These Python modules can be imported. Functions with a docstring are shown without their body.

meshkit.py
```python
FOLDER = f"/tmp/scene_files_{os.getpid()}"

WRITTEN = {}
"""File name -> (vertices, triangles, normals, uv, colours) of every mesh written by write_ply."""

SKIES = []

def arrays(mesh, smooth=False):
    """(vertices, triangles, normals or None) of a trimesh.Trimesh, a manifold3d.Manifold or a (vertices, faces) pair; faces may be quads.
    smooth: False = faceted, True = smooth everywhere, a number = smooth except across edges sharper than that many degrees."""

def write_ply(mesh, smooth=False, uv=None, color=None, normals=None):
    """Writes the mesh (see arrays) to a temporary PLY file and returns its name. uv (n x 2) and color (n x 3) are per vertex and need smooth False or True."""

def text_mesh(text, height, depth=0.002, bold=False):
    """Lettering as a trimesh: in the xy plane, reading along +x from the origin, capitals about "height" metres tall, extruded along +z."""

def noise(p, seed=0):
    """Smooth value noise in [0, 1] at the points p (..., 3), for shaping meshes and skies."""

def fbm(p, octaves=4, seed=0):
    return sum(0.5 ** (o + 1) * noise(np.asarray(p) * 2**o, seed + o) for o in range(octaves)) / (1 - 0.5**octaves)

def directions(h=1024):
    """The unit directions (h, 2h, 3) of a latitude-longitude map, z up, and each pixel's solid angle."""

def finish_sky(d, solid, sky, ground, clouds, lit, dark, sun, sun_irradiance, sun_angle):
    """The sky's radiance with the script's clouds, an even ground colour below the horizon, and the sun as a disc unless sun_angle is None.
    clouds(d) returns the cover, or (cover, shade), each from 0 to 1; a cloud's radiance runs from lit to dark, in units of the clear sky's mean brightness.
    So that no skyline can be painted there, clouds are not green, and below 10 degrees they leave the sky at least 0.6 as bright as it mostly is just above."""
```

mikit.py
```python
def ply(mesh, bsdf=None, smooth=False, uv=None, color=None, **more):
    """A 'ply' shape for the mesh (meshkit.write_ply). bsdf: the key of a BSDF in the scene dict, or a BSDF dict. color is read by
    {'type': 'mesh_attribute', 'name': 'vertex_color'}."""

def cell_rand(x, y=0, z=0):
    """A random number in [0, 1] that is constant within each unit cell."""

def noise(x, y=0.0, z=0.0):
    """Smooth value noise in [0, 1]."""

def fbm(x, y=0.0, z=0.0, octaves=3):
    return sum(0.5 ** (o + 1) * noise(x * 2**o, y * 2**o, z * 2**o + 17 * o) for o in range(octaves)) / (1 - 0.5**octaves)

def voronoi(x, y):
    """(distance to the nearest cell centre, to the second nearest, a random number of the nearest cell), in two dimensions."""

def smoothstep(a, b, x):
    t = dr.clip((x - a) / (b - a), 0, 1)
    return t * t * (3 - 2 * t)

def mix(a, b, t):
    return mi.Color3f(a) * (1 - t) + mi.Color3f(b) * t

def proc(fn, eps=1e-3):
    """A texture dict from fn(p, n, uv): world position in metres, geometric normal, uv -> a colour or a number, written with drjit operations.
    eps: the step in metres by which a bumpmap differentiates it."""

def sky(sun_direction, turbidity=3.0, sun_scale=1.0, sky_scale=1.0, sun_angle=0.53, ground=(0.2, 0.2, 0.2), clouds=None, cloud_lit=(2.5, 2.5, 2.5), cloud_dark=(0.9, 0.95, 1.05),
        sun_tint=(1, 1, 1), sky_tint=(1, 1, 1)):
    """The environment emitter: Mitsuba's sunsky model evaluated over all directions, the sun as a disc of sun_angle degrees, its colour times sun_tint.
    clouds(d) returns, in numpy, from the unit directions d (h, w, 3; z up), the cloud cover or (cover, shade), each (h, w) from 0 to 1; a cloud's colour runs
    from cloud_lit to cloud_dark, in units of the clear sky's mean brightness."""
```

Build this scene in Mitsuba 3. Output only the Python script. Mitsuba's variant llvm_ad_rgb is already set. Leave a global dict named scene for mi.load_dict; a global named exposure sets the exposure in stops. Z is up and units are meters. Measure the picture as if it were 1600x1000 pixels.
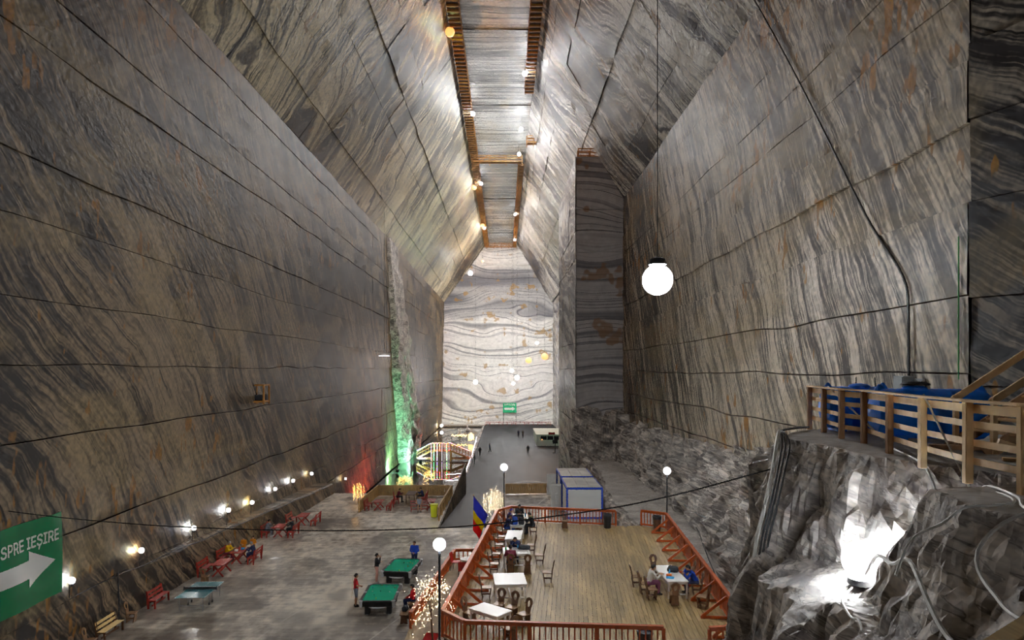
import math, numpy as np, trimesh, mitsuba as mi, drjit as dr, mikit, meshkit, manifold3d as m3
from shapely.geometry import Polygon, box as sbox
from mikit import proc, noise, fbm, voronoi, cell_rand, smoothstep, mix

# ------------------------------------------------------------------ camera, light levels
T = mi.ScalarTransform4f
F, CX, CY, CZ = 1067.0, 788.0, 578.0, 12.5          # focal length (px), vanishing point of the gallery, eye height
scene, labels = {}, {}
scene['camera'] = {'type': 'perspective', 'fov': 2 * math.degrees(math.atan(800 / F)), 'fov_axis': 'x', 'near_clip': 0.1, 'far_clip': 1000.0,
                   'to_world': T().look_at(origin=[0, 0, CZ], target=[0, 10, CZ], up=[0, 0, 1]),
                   'principal_point_offset_x': (800 - CX) / 1600, 'principal_point_offset_y': (500 - CY) / 1000}
exposure = 0.0
LIGHT = dict(hang=.62, rock=1.3, post=1.2, ledge=2.0, roof=2.3, end=1.05, colour=1.0)   # multipliers, tuned against the photograph

# ------------------------------------------------------------------ helpers: meshes are (vertices, triangles)
rng = np.random.default_rng(7)
def at(x, y, z):
    """The point of the level plane z that the pixel (x, y) of the survey photograph shows."""
    Y = F * (CZ - z) / (y - CY); return np.array([(x - CX) * Y / F, Y, z])
def lin(c):
    if isinstance(c, str): c = [int(c[i:i + 2], 16) / 255 for i in (1, 3, 5)]
    return [x / 12.92 if x < .04045 else ((x + .055) / 1.055) ** 2.4 for x in c]
def cat(*ms):
    ms = [m for x in ms for m in (x if isinstance(x, list) else [x])]
    vs, fs, n = [], [], 0
    for v, f in ms: vs.append(v); fs.append(f + n); n += len(v)
    return np.vstack(vs), np.vstack(fs)
BF = np.array([[0, 2, 3], [0, 3, 1], [4, 5, 7], [4, 7, 6], [0, 1, 5], [0, 5, 4], [2, 6, 7], [2, 7, 3], [0, 4, 6], [0, 6, 2], [1, 3, 7], [1, 7, 5]])
def box(cx, cy, cz, sx, sy, sz):
    v = np.array([[x, y, z] for x in (-.5, .5) for y in (-.5, .5) for z in (-.5, .5)]) * [sx, sy, sz] + [cx, cy, cz]
    return v, np.array([[0, 1, 3], [0, 3, 2], [4, 6, 7], [4, 7, 5], [0, 4, 5], [0, 5, 1], [2, 3, 7], [2, 7, 6], [0, 2, 6], [0, 6, 4], [1, 5, 7], [1, 7, 3]])
def man(m): q = m.to_mesh(); return np.array(q.vert_properties[:, :3], float), np.array(q.tri_verts, int)
def cbox(cx, cy, cz, sx, sy, sz, b=.01):
    p = []
    for s in np.ndindex(2, 2, 2):
        s = np.array(s) * 2 - 1
        for k in range(3):
            h = np.array([sx, sy, sz]) / 2 - b; h[k] += b; p.append(s * h + [cx, cy, cz])
    return man(m3.Manifold.hull_points(np.array(p)))
def frame(p0, p1, up=(0, 0, 1)):
    p0, p1 = np.asarray(p0, float), np.asarray(p1, float)
    d = p1 - p0; L = np.linalg.norm(d); d = d / L
    u = np.asarray(up, float)
    if abs(d @ u) > .999: u = np.array([0, 1., 0])
    s = np.cross(d, u); s /= np.linalg.norm(s)
    return p0, d, s, np.cross(s, d), L
def bar(p0, p1, w, h, up=(0, 0, 1)):
    """A beam of width w (sideways) and height h (along up) from p0 to p1."""
    o, d, s, u, L = frame(p0, p1, up)
    v, f = box(L / 2, 0, 0, L, w, h)
    return o + v[:, :1] * d + v[:, 1:2] * -s + v[:, 2:] * u, f
def tube(pts, r, n=6):
    v, f = common_tube(np.asarray(pts, float), r, n)
    return v, f
def common_tube(p, r, n):
    t = np.gradient(p, axis=0); t /= np.linalg.norm(t, axis=1, keepdims=True) + 1e-12
    a = np.cross(t, np.where(np.abs(t[:, 2:]) < .9, [0, 0, 1.], [1., 0, 0])); a /= np.linalg.norm(a, axis=1, keepdims=True) + 1e-12
    b = np.cross(t, a); g = np.arange(n) * 2 * np.pi / n
    r = np.broadcast_to(r, (len(p),))
    v = (p[:, None] + r[:, None, None] * (np.cos(g)[None, :, None] * a[:, None] + np.sin(g)[None, :, None] * b[:, None])).reshape(-1, 3)
    f = []
    for i in range(len(p) - 1):
        for j in range(n):
            k = (j + 1) % n
            f += [[i * n + j, i * n + k, (i + 1) * n + k], [i * n + j, (i + 1) * n + k, (i + 1) * n + j]]
    m = len(v); v = np.vstack([v, p[:1], p[-1:]])
    for j in range(n):
        k = (j + 1) % n
        f += [[m, k, j], [m + 1, (len(p) - 1) * n + j, (len(p) - 1) * n + k]]
    return v, np.array(f)
def lathe(prof, n=14, c=(0, 0, 0)):
    """prof: (radius, z) pairs from bottom to top."""
    prof = np.array(prof, float); g = np.arange(n) * 2 * np.pi / n
    v = np.stack([prof[:, None, 0] * np.cos(g), prof[:, None, 0] * np.sin(g), np.broadcast_to(prof[:, 1:2], (len(prof), n))], -1).reshape(-1, 3) + c
    f = []
    for i in range(len(prof) - 1):
        for j in range(n):
            k = (j + 1) % n; f += [[i * n + j, i * n + k, (i + 1) * n + k], [i * n + j, (i + 1) * n + k, (i + 1) * n + j]]
    m = len(v); v = np.vstack([v, [[0, 0, prof[0, 1]], [0, 0, prof[-1, 1]]] + np.array(c)])
    for j in range(n):
        k = (j + 1) % n; f += [[m, k, j], [m + 1, (len(prof) - 1) * n + j, (len(prof) - 1) * n + k]]
    return v, np.array(f)
def ball(c, r, sub=1):
    s = trimesh.creation.icosphere(sub); return np.array(s.vertices) * r + c, np.array(s.faces)
def extr(poly, h, tf=None):
    gs = getattr(poly, 'geoms', [poly]); out = []
    for g in gs:
        m = trimesh.creation.extrude_polygon(g, h, engine='earcut'); out.append((np.array(m.vertices), np.array(m.faces)))
    m = cat(out); return m if tf is None else xf(m, tf)
def xf(m, t): t = np.array(t.matrix if hasattr(t, 'matrix') else t, float); return m[0] @ t[:3, :3].T + t[:3, 3], (m[1] if np.linalg.det(t[:3, :3]) > 0 else m[1][:, ::-1])
def text(s, h, depth=.01, bold=True):
    m = meshkit.text_mesh(s, h, depth, bold); return np.array(m.vertices), np.array(m.faces)
def place(x, y, z, rz=0, s=1.0):
    t = T().translate([float(x), float(y), float(z)]).rotate([0, 0, 1], float(rz)); return t if s == 1 else t.scale(float(s))
def face(fx, fy): return math.degrees(math.atan2(-fx, fy))       # turn of a thing built looking along +y

# ------------------------------------------------------------------ entries of the scene
used = {}
def numbered(name):
    n = used.get(name, 0); used[name] = n + 1
    return name if n == 0 else f'{name}_{n:03d}'
def put(key, mesh, bsdf, smooth=False, tw=None, glow=None, weight=None):
    d = mikit.ply(mesh, bsdf, smooth=smooth) if isinstance(mesh, tuple) else dict(mesh)
    if tw is not None: d['to_world'] = tw
    if glow is not None:
        d['emitter'] = {'type': 'area', 'radiance': {'type': 'rgb', 'value': [float(x) for x in glow]}}
        if weight: d['emitter']['sampling_weight'] = float(weight)
    assert key not in scene, key
    scene[key] = d
def lab(key, label=None, cat_=None, group=None, kind=None):
    labels[key] = {k: v for k, v in (('label', label), ('category', cat_), ('group', group), ('kind', kind)) if v}
def struct(name, mesh, bsdf, smooth=False, label=None):
    key = numbered(name); put(key, mesh, bsdf, smooth); lab(key, label, None, None, 'structure'); return key
def single(name, mesh, bsdf, label, cat_, group=None, smooth=False, tw=None, kind=None, glow=None, weight=None):
    key = numbered(name); put(key, mesh, bsdf, smooth, tw, glow, weight); lab(key, label, cat_, group, kind); return key
class Proto:
    """A thing made of parts, to be placed once or many times."""
    def __init__(s): s.parts, s.n = [], {}
    def add(s, name, mesh, bsdf, smooth=False, label=None, glow=None, weight=None, kind=None):
        k = s.n.get(name, 0); s.n[name] = k + 1
        name = name if k == 0 else f'{name}_{k:03d}'
        s.parts.append((name, mikit.ply(mesh, bsdf, smooth=smooth), label, glow, weight, kind)); return name
    def put(s, name, tw, label, cat_, group=None, swap={}, skip=(), key=None):
        key = key or numbered(name)
        for pn, d, pl, glow, w, kind in s.parts:
            if pn in skip: continue
            d = dict(d); b = d['bsdf']['id']
            if pn in swap: d['bsdf'] = {'type': 'ref', 'id': swap[pn]}
            elif b in swap: d['bsdf'] = {'type': 'ref', 'id': swap[b]}
            put(f'{key}__{pn}', d, None, tw=tw, glow=glow, weight=w)
            if pl or kind: lab(f'{key}__{pn}', pl, None, None, kind)
        lab(key, label, cat_, group); return key

# ------------------------------------------------------------------ materials
def mat(key, color, rough=.6, metal=0., spec=.4, **kw):
    c = {'type': 'rgb', 'value': lin(color)} if not callable(color) else proc(color)
    scene[key] = {'type': 'twosided', 'bsdf': {'type': 'principled', 'base_color': c, 'roughness': float(rough), 'metallic': float(metal), 'specular': float(spec), **kw}}
def bumped(key, color, bump, scale, rough=.6, spec=.4):
    scene[key] = {'type': 'twosided', 'bsdf': {'type': 'bumpmap', 'tex': proc(bump, eps=.01), 'scale': float(scale),
                  'bsdf': {'type': 'principled', 'base_color': proc(color) if callable(color) else {'type': 'rgb', 'value': lin(color)}, 'roughness': rough if isinstance(rough, dict) else float(rough), 'specular': float(spec)}}}
C = lambda s: mi.Color3f(lin(s))

def streaks(u, v, ang, f, st, w):
    """Noise drawn out along the direction ang (radians from u), wavy like sheared salt."""
    wu, wv = fbm(u * .13, v * .13, 3.1, 2) - .5, fbm(u * .11, v * .17, 9.7, 2) - .5
    u, v = u + w * wu, v + w * wv
    c, s = math.cos(ang), math.sin(ang)
    a, b = u * c + v * s, v * c - u * s
    return fbm(b * f, a * f * st, 1.7, 4)
def stains(u, v, amount):
    """Ochre clay stains: patches that run downwards."""
    n = fbm(u * .9, v * .35, 5.5, 3)
    m = fbm(u * .16, v * .3, 2.2, 2)
    return smoothstep(.62 - amount, .70 - amount, n * .6 + m * .4)
def salt(ua, va, ang, dark, light, ochre, f=1.1, st=.13, w=5., amount=0., lo=.34, hi=.66, zone=.55, chev=0.):
    """Sheared salt: long thin laminae at the angle ang that bend and fold, in darker and paler zones, with ochre clay running down."""
    ca, sa = math.cos(ang), math.sin(ang)
    def fn(p, n, uv):
        u, v = ua(p), va(p)
        a, b = u * ca + v * sa, v * ca - u * sa
        b = b + w * (fbm(u * .085, v * .11, 3.1, 3) - .5) + .20 * w * (fbm(u * .6, v * .5, 6.4, 3) - .5) + .035 * w * (fbm(u * 2.6, v * 2.2, 1.4, 2) - .5)
        if chev: b = b + chev * dr.abs(noise(u * .16, v * .05, 2.) - .5) * 8 * smoothstep(.45, .6, noise(u * .05, v * .05, 11.))
        n1, n2, n3 = noise(b * f * 1.7, a * st, 1.), noise(b * f * 5.6, a * st * 2.5, 5.), noise(b * f * 17, a * st * 6, 9.)
        g = fbm(u * 6.1, v * 6.1, 4.0, 2); big = fbm(u * .055, v * .075, 7.7, 3)
        t = smoothstep(lo, hi, (.24 * n1 + .34 * n2 + .34 * n3) + zone * (big - .5) + .1 * (g - .4))
        c = mix(C(dark), C(light), t)
        line = 1 - smoothstep(.0, .055, dr.abs(n2 - .40))
        c = c * (1 - .5 * line * n1) * (.66 + .6 * g)
        dust = smoothstep(.52, .7, fbm(u * .22, v * .5, 15., 3)) * (.35 + .9 * amount * 0 + .3 * g)
        c = mix(c, C('#85704a') * (.55 + .8 * g), dr.clip(dust, 0, 1) * .55)
        st_ = smoothstep(.64 - amount, .69 - amount, fbm(u * 1.9, v * .75, 5.5, 3) * .72 + .28 * fbm(u * .12, v * .25, 2.2, 2))
        return mix(c, C(ochre) * (.45 + 1.0 * g), .9 * st_)
    return fn
def folds(ua, va, dark, light, ochre, f=.55, warp=7., thin=.16, band=None):
    """Folded beds: pale salt with thin dark lines that bend and close on themselves."""
    def fn(p, n, uv):
        u, v = ua(p), va(p)
        w = fbm(u * .045, v * .085, 1.3, 3) * warp
        t = (v + w) * f
        a = noise(t * 2.2, u * .015, 3.0); b = noise(t * 6.1, u * .03, 8.0)
        line = (1 - smoothstep(0, thin, dr.abs(a - .5))) * .75 + (1 - smoothstep(0, thin, dr.abs(b - .5))) * .35 * noise(u * .07, v * .1, 6.6)
        g = fbm(u * 1.6, v * 1.6, 2.0, 3)
        c = mix(C(light), C(dark), dr.clip(line, 0, 1) * .85) * (.8 + .4 * g)
        if band is not None:
            c = mix(c, C(dark) * (.6 + .9 * noise(t * 5, u * .05, 2.)), band(v, u))
        return mix(c, C(ochre), .7 * smoothstep(.66, .72, fbm(u * .5, v * .5, 12.2, 3)))
    return fn
X_, Y_, Z_ = (lambda p: p.x), (lambda p: p.y), (lambda p: p.z)
SL = lambda p: p.z * 1.24                                            # along the slope of the upper walls
rel = lambda p, n, uv: fbm(p.x * 3.3 + p.y * 1.1, p.y * 3.3, p.z * 4.4, 4)
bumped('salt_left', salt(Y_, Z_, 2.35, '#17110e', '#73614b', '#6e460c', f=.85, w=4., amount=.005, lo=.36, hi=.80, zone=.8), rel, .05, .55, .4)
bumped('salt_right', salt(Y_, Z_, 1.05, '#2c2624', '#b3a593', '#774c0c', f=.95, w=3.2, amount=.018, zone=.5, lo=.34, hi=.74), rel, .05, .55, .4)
bumped('salt_side', salt(lambda p: p.y - p.x, Z_, .45, '#1f1a1a', '#8a7e70', '#85590f', amount=.0, w=3., lo=.36, hi=.76), rel, .05, .55, .4)
bumped('salt_upper_left', salt(Y_, SL, 1.85, '#35312e', '#c2b394', '#7a5418', f=.5, st=.05, w=7., amount=-.01, zone=.7, chev=1.), rel, .04, .5, .4)
bumped('salt_upper_right', salt(Y_, SL, 1.15, '#37363d', '#cfcac2', '#7a5418', f=.5, st=.05, w=7., amount=.0, zone=.75, chev=.6), rel, .04, .5, .4)
bumped('salt_end', folds(X_, Z_, '#3c3e4c', '#e4e2de', '#a07a30', warp=15., thin=.12, band=lambda v, u: smoothstep(28., 30., v + 1.5 * noise(u * .2, 1., 1.)) * (1 - smoothstep(40, 47, v)) * .85 * (.55 + .45 * smoothstep(.35, .6, noise(v * .35, u * .05, 5.)))), rel, .03, .5, .3)
bumped('salt_niche', folds(X_, Z_, '#2e2c36', '#a09a98', '#7a5018', f=.9, warp=9.), rel, .06, .55, .3)
bumped('salt_pillar', salt(Y_, Z_, .25, '#4a484f', '#b3b0ab', '#7a5a28', f=.5, st=.08, w=6., amount=-.02), rel, .04, .5, .3)
bumped('salt_roof', salt(Y_, X_, 1.57, '#2c2a29', '#b4b1ab', '#7a6030', f=.8, st=.04, w=2.0, amount=-.1, zone=.5), rel, .03, .5, .3)
def rock(p, n, uv):
    g = fbm(p.x * 1.3, p.y * 1.3, p.z * 1.3, 4); s = fbm(p.x * 3 + p.z * 7, p.y * 3 - p.z * 5, p.z * 2, 4)
    c = mix(C('#544c4a'), C('#cfc5bb'), smoothstep(.3, .68, g * .5 + s * .52))
    return c * (.75 + .45 * noise(p.x * 17, p.y * 17, p.z * 17)) * (1 - .5 * smoothstep(.9, .98, 1 - dr.abs(2 * s - 1)))
bumped('salt_rock', rock, lambda p, n, uv: fbm(p.x * 7, p.y * 7, p.z * 7, 4), .05, .6, .25)
bumped('dust_ground', lambda p, n, uv: mix(C('#6f6963'), C('#a39c94'), fbm(p.x * 1.3, p.y * 1.3, p.z, 4)) * (.8 + .4 * noise(p.x * 9, p.y * 9, 0.)), lambda p, n, uv: fbm(p.x * 4, p.y * 4, 0., 3), .05, .7, .3)
def floor_col(p, n, uv):
    big = fbm(p.x * .22, p.y * .16, 0., 4); fine = fbm(p.x * 3.1, p.y * 1.7, 1., 4); scr = fbm(p.x * .9 + p.y * .12, p.y * 6., 3., 3)
    c = mix(C('#655b52'), C('#cfc4b4'), smoothstep(.3, .72, .55 * big + .3 * fine + .2 * scr))
    c = mix(c, C('#3a3029'), .65 * smoothstep(.56, .66, fbm(p.x * .33 + 4, p.y * .25, 5., 3)))
    q = dr.abs(p.x + 7.2 - .32 * (p.y - 30) + 1.5 * (noise(p.y * .12, 1., 1.) - .5))
    q2 = dr.abs(p.x + 11.5 - .22 * (p.y - 30) + 1.2 * (noise(p.y * .15, 2., 4.) - .5))
    line = dr.maximum(1 - smoothstep(.02, .07, q), 1 - smoothstep(.02, .07, q2))
    return mix(c, C('#c9c2b8'), .6 * line * noise(p.x * 2, p.y * 2, 3.))
scene['salt_floor'] = {'type': 'twosided', 'bsdf': {'type': 'bumpmap', 'tex': proc(lambda p, n, uv: fbm(p.x * 1.5, p.y * 2.5, 0., 4), eps=.01), 'scale': .03,
    'bsdf': {'type': 'principled', 'base_color': proc(floor_col), 'roughness': proc(lambda p, n, uv: .22 + .4 * smoothstep(.3, .65, fbm(p.x * .4, p.y * .3, 8., 3))), 'specular': .6}}}
def road_col(p, n, uv):
    c = mix(C('#0d0e11'), C('#27282b'), fbm(p.x * .35, p.y * .12, 2., 4))
    r = dr.sqrt(dr.square(p.x - 3.8) + dr.square((p.y - 97) * .55)); arc = (1 - smoothstep(.12, .3, dr.abs(r - 3.0))) * noise(p.x, p.y, 3.)
    return mix(c, C('#b5b5b2'), .6 * arc)
scene['dark_floor'] = {'type': 'twosided', 'bsdf': {'type': 'principled', 'base_color': proc(road_col), 'roughness': .55, 'specular': .15}}
def plank_col(p, n, uv):
    k = noise(p.x * 2.1, p.y * .35, 1.); g = fbm(p.x * 22, p.y * 1.6, 2., 3); w = fbm(p.x * .5, p.y * .4, 4., 3)
    return mix(C('#6b5433'), C('#ab8f5c'), .55 * g + .45 * w) * (.82 + .36 * k)
for i, s in enumerate((1.0, .86, 1.13, .95)):
    mat(f'plank_{"abcd"[i]}', (lambda s: lambda p, n, uv: plank_col(p, n, uv) * (s * .9))(s), .45, spec=.5)
grain = lambda a, b, f=9.: (lambda p, n, uv: mix(C(a), C(b), fbm(p.x * f, p.y * f, p.z * f * .5, 3)))
mat('red_wood', grain('#7c2e0d', '#a8470f'), .4, spec=.5)
mat('red_panel', grain('#6e2a12', '#8f3c18'), .45)
mat('dark_wood', grain('#2e1a10', '#5a3820'), .4, spec=.5)
mat('seat_wood', grain('#5a4028', '#7c5c3e'), .35, spec=.5)
mat('picnic_red', grain('#6e1a14', '#96281c'), .35, spec=.5)
mat('new_pine', grain('#bf9866', '#ecca9c', 6.), .55)
mat('old_pine', grain('#6e4f34', '#9a7450', 6.), .6)
mat('slat_yellow', grain('#c8a468', '#e4c890', 6.), .4)
mat('fence_wood', grain('#8a6a3e', '#b8925c', 5.), .6)
mat('catwalk_wood', grain('#7a4a1c', '#b27a34', 4.), .6)
mat('timber_dark', grain('#2a1a10', '#503018', 4.), .6)
mat('white_paint', '#e4e2de', .35, spec=.5)
mat('white_steel', '#dcdedd', .4, spec=.4)
mat('roof_sheet', lambda p, n, uv: mix(C('#8f8c88'), C('#c4c1ba'), fbm(p.x * .8, p.y * .8, 1., 3)), .5)
mat('blue_steel', '#1d3fa8', .4)
mat('black_steel', '#15161a', .4, spec=.5)
mat('black_plastic', '#111215', .45)
mat('chrome', '#c4c4c8', .3, metal=.35)
mat('alu', '#9a9a9c', .4, metal=.8)
mat('grey_box', '#74787a', .5)
mat('rubber', '#1b1b1c', .7)
mat('white_cable', '#d4d4d2', .5)
mat('felt', '#0f8a68', .8, spec=.1)
mat('green_table', '#1f5a62', .25, spec=.6)
mat('tank_blue', '#1470de', .35, spec=.5)
mat('bin_blue', '#1746b4', .45)
mat('bin_yellow', '#d8e02c', .45)
mat('red_plastic', '#b03028', .4)
mat('red_mat', '#a82420', .9, spec=.1)
mat('banner_green', lambda p, n, uv: mix(C('#00512f'), C('#006a3e'), fbm(p.y * 1.5, p.z * 1.5, p.x, 3)), .3, spec=.5)
mat('banner_white', '#d9d6d2', .4)
mat('sign_green', '#12a06c', .4)
mat('sign_white', '#f2f2f0', .4)
mat('dark_glass', '#101418', .12, spec=.7)
mat('kiosk_wall', '#a9b0a4', .5)
mat('sign_red', '#6a1010', .5)
mat('flag_blue', '#2b2f9e', .7, spec=.1); mat('flag_yellow', '#f0d010', .7, spec=.1); mat('flag_red', '#d81e1e', .7, spec=.1)
mat('terrace_floor', lambda p, n, uv: mix(C('#9a8464'), C('#bfa884'), fbm(p.x * 2, p.y * 2, 1., 3)), .6)
mat('lamp_glass', '#f4f4f2', .3)
mat('bag_black', '#15171c', .7); mat('bag_blue', '#123a86', .7); mat('orange_food', '#d8641e', .6); mat('cyan_pack', '#2a8ac0', .5); mat('green_glass', '#0f8a3a', .2)
mat('paper_white', '#e8e8e6', .6)
scene['lake_water'] = {'type': 'plastic', 'diffuse_reflectance': {'type': 'rgb', 'value': [.006, .007, .008]}, 'int_ior': 1.33}
for k, c in dict(skin='#b98a6c', hair_dark='#1c1613', hair_grey='#8c8a88', cloth_red='#b01c20', cloth_black='#17181c', cloth_navy='#1a2140', cloth_blue='#1c3fa4', cloth_yellow='#e0b414', cloth_white='#dcdad6',
                 cloth_grey='#5c5e66', cloth_vest='#8a92a0', cloth_pink='#cf9a8a', cloth_maroon='#5a1a2a', cloth_jeans='#2a4a9a', cloth_orange='#c07818', cloth_purple='#2c1c58', cloth_lime='#a0d020', shoe_dark='#1d1a18', shoe_white='#d8d8d8', cloth_plum='#6a3a52').items():
    mat(k, c, .75 if k != 'skin' else .5, spec=.25)
# ------------------------------------------------------------------ the setting: cut walls of salt, laid off in courses
EAVE, ROOF, LX, RX, CL, CR = 33.3, 51.4, -18.9, 14.5, -5.7, 3.8      # heights and half widths of the trapezoid gallery
def course(O, A, U, N, L, h0, h1, seg, seed, rough=.05, proud=None, sag=.12, groove=.035, depth=.09, block=None, after=0.):
    """One cut course of a wall: a strip along A between the heights h0 and h1 (along U), its lower joint recessed, its face uneven."""
    O, A, U, N = (np.asarray(x, float) for x in (O, A, U, N))
    r = np.random.default_rng(seed); n = max(2, int(L / seg)) + 1
    a = np.linspace(0, L, n); cuts = np.zeros(0)
    if block:
        cuts = np.cumsum(r.uniform(.6 * block, 1.5 * block, int(L / block * 1.3))); cuts = cuts[(cuts < L - .5) & (cuts > after)]
        a = np.unique(np.concatenate([a[np.abs(a[:, None] - np.append(cuts, -99.)[None]).min(1) > .12], cuts - .06, cuts, cuts + .06])); n = len(a)
    step = r.uniform(-.03, .03, len(cuts) + 1)[np.searchsorted(cuts, a)] if block else 0.; slit = -.05 * np.isin(a, cuts) if block else 0.
    d = (r.uniform(0, .14) if proud is None else proud)
    def wave(k): return sag * (meshkit.noise(np.stack([a * .22, np.full(n, k * 7.3), np.full(n, 1.)], -1), 5) - .5) * 2
    lo, hi = h0 + wave(h0 * 13.7), h1 + wave(h1 * 13.7)
    rows = [(0, -depth), (0, None, groove * .5), (.02, None), (.33, None), (.66, None), (1, None)]
    vs = []
    prof = [(lo, np.full(n, -depth)), (lo + groove, np.full(n, -depth))]
    for t in (0, .34, .67, 1):
        z = lo + groove + .01 + (hi - lo - groove - .01) * t
        bulge = d + rough * 2 * (meshkit.fbm(np.stack([a * .5, z * .9, np.full(n, seed * .37)], -1), 3) - .5) + step + slit
        if t == 0: bulge = bulge - .05 * (r.random(n) < .25) * r.random(n) * 2
        prof.append((z, bulge))
    for z, q in prof: vs.append(O + a[:, None] * A + np.asarray(z)[:, None] * U + np.asarray(q)[:, None] * N)
    m = len(vs); v = np.vstack(vs); f = []
    i, j = np.meshgrid(np.arange(m - 1), np.arange(n - 1), indexing='ij'); p = (i * n + j).ravel()
    f = np.vstack([np.stack([p, p + 1, p + n + 1], 1), np.stack([p, p + n + 1, p + n], 1)])
    if np.cross(A, U) @ N < 0: f = f[:, ::-1]
    return v, f
def courses(name, O, A, U, N, L, edges, bsdf, seg=1.5, seed=0, label=None, **kw):
    key = numbered(name); first = True
    lab(key, label, None, None, 'structure')
    for i, (a, b) in enumerate(zip(edges[:-1], edges[1:])):
        k = key + '__course' + ('' if i == 0 else f'_{i:03d}')
        put(k, course(O, A, U, N, L, a, b, seg, seed + i, **kw), bsdf)
    return key
sl = np.hypot(CL - LX, ROOF - EAVE); UL = np.array([CL - LX, 0, ROOF - EAVE]) / sl; NL = np.array([UL[2], 0, -UL[0]])
sr = np.hypot(CR - RX, ROOF - EAVE); UR = np.array([CR - RX, 0, ROOF - EAVE]) / sr; NR = np.array([-UR[2], 0, UR[0]])
eL = [-4.6, -2.2, .3, 2.4, 5.4, 9.6, 12.7, 15.3, 18.4, 20.9, 23.4, 25.6, 27.7, 29.6, 31.5, EAVE]
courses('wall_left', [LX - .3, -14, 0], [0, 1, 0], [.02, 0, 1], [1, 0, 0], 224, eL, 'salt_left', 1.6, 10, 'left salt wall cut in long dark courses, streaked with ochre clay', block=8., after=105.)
courses('wall_upper_left', [LX + .35, -14, EAVE], [0, 1, 0], UL, NL, 224, [0, 3.1, 6.2, 9.2, 12.3, 15.2, 18.1, sl - .2], 'salt_upper_left', 1.6, 40, 'slanted upper left salt wall with folded grey beds', rough=.05, block=13., after=30.)
eR = [5.2, 7.6, 9.7, 12.3, 14.7, 17.7, 20.1, 22.2, 24.4, 26.5, 28.7, 31.0, EAVE]
courses('wall_right', [RX, 21.2, 0], [0, 1, 0], [0, 0, 1], [-1, 0, 0], 62.5, eR, 'salt_right', 1.2, 60, 'right salt wall of brown grey courses above the broken rock')
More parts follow.
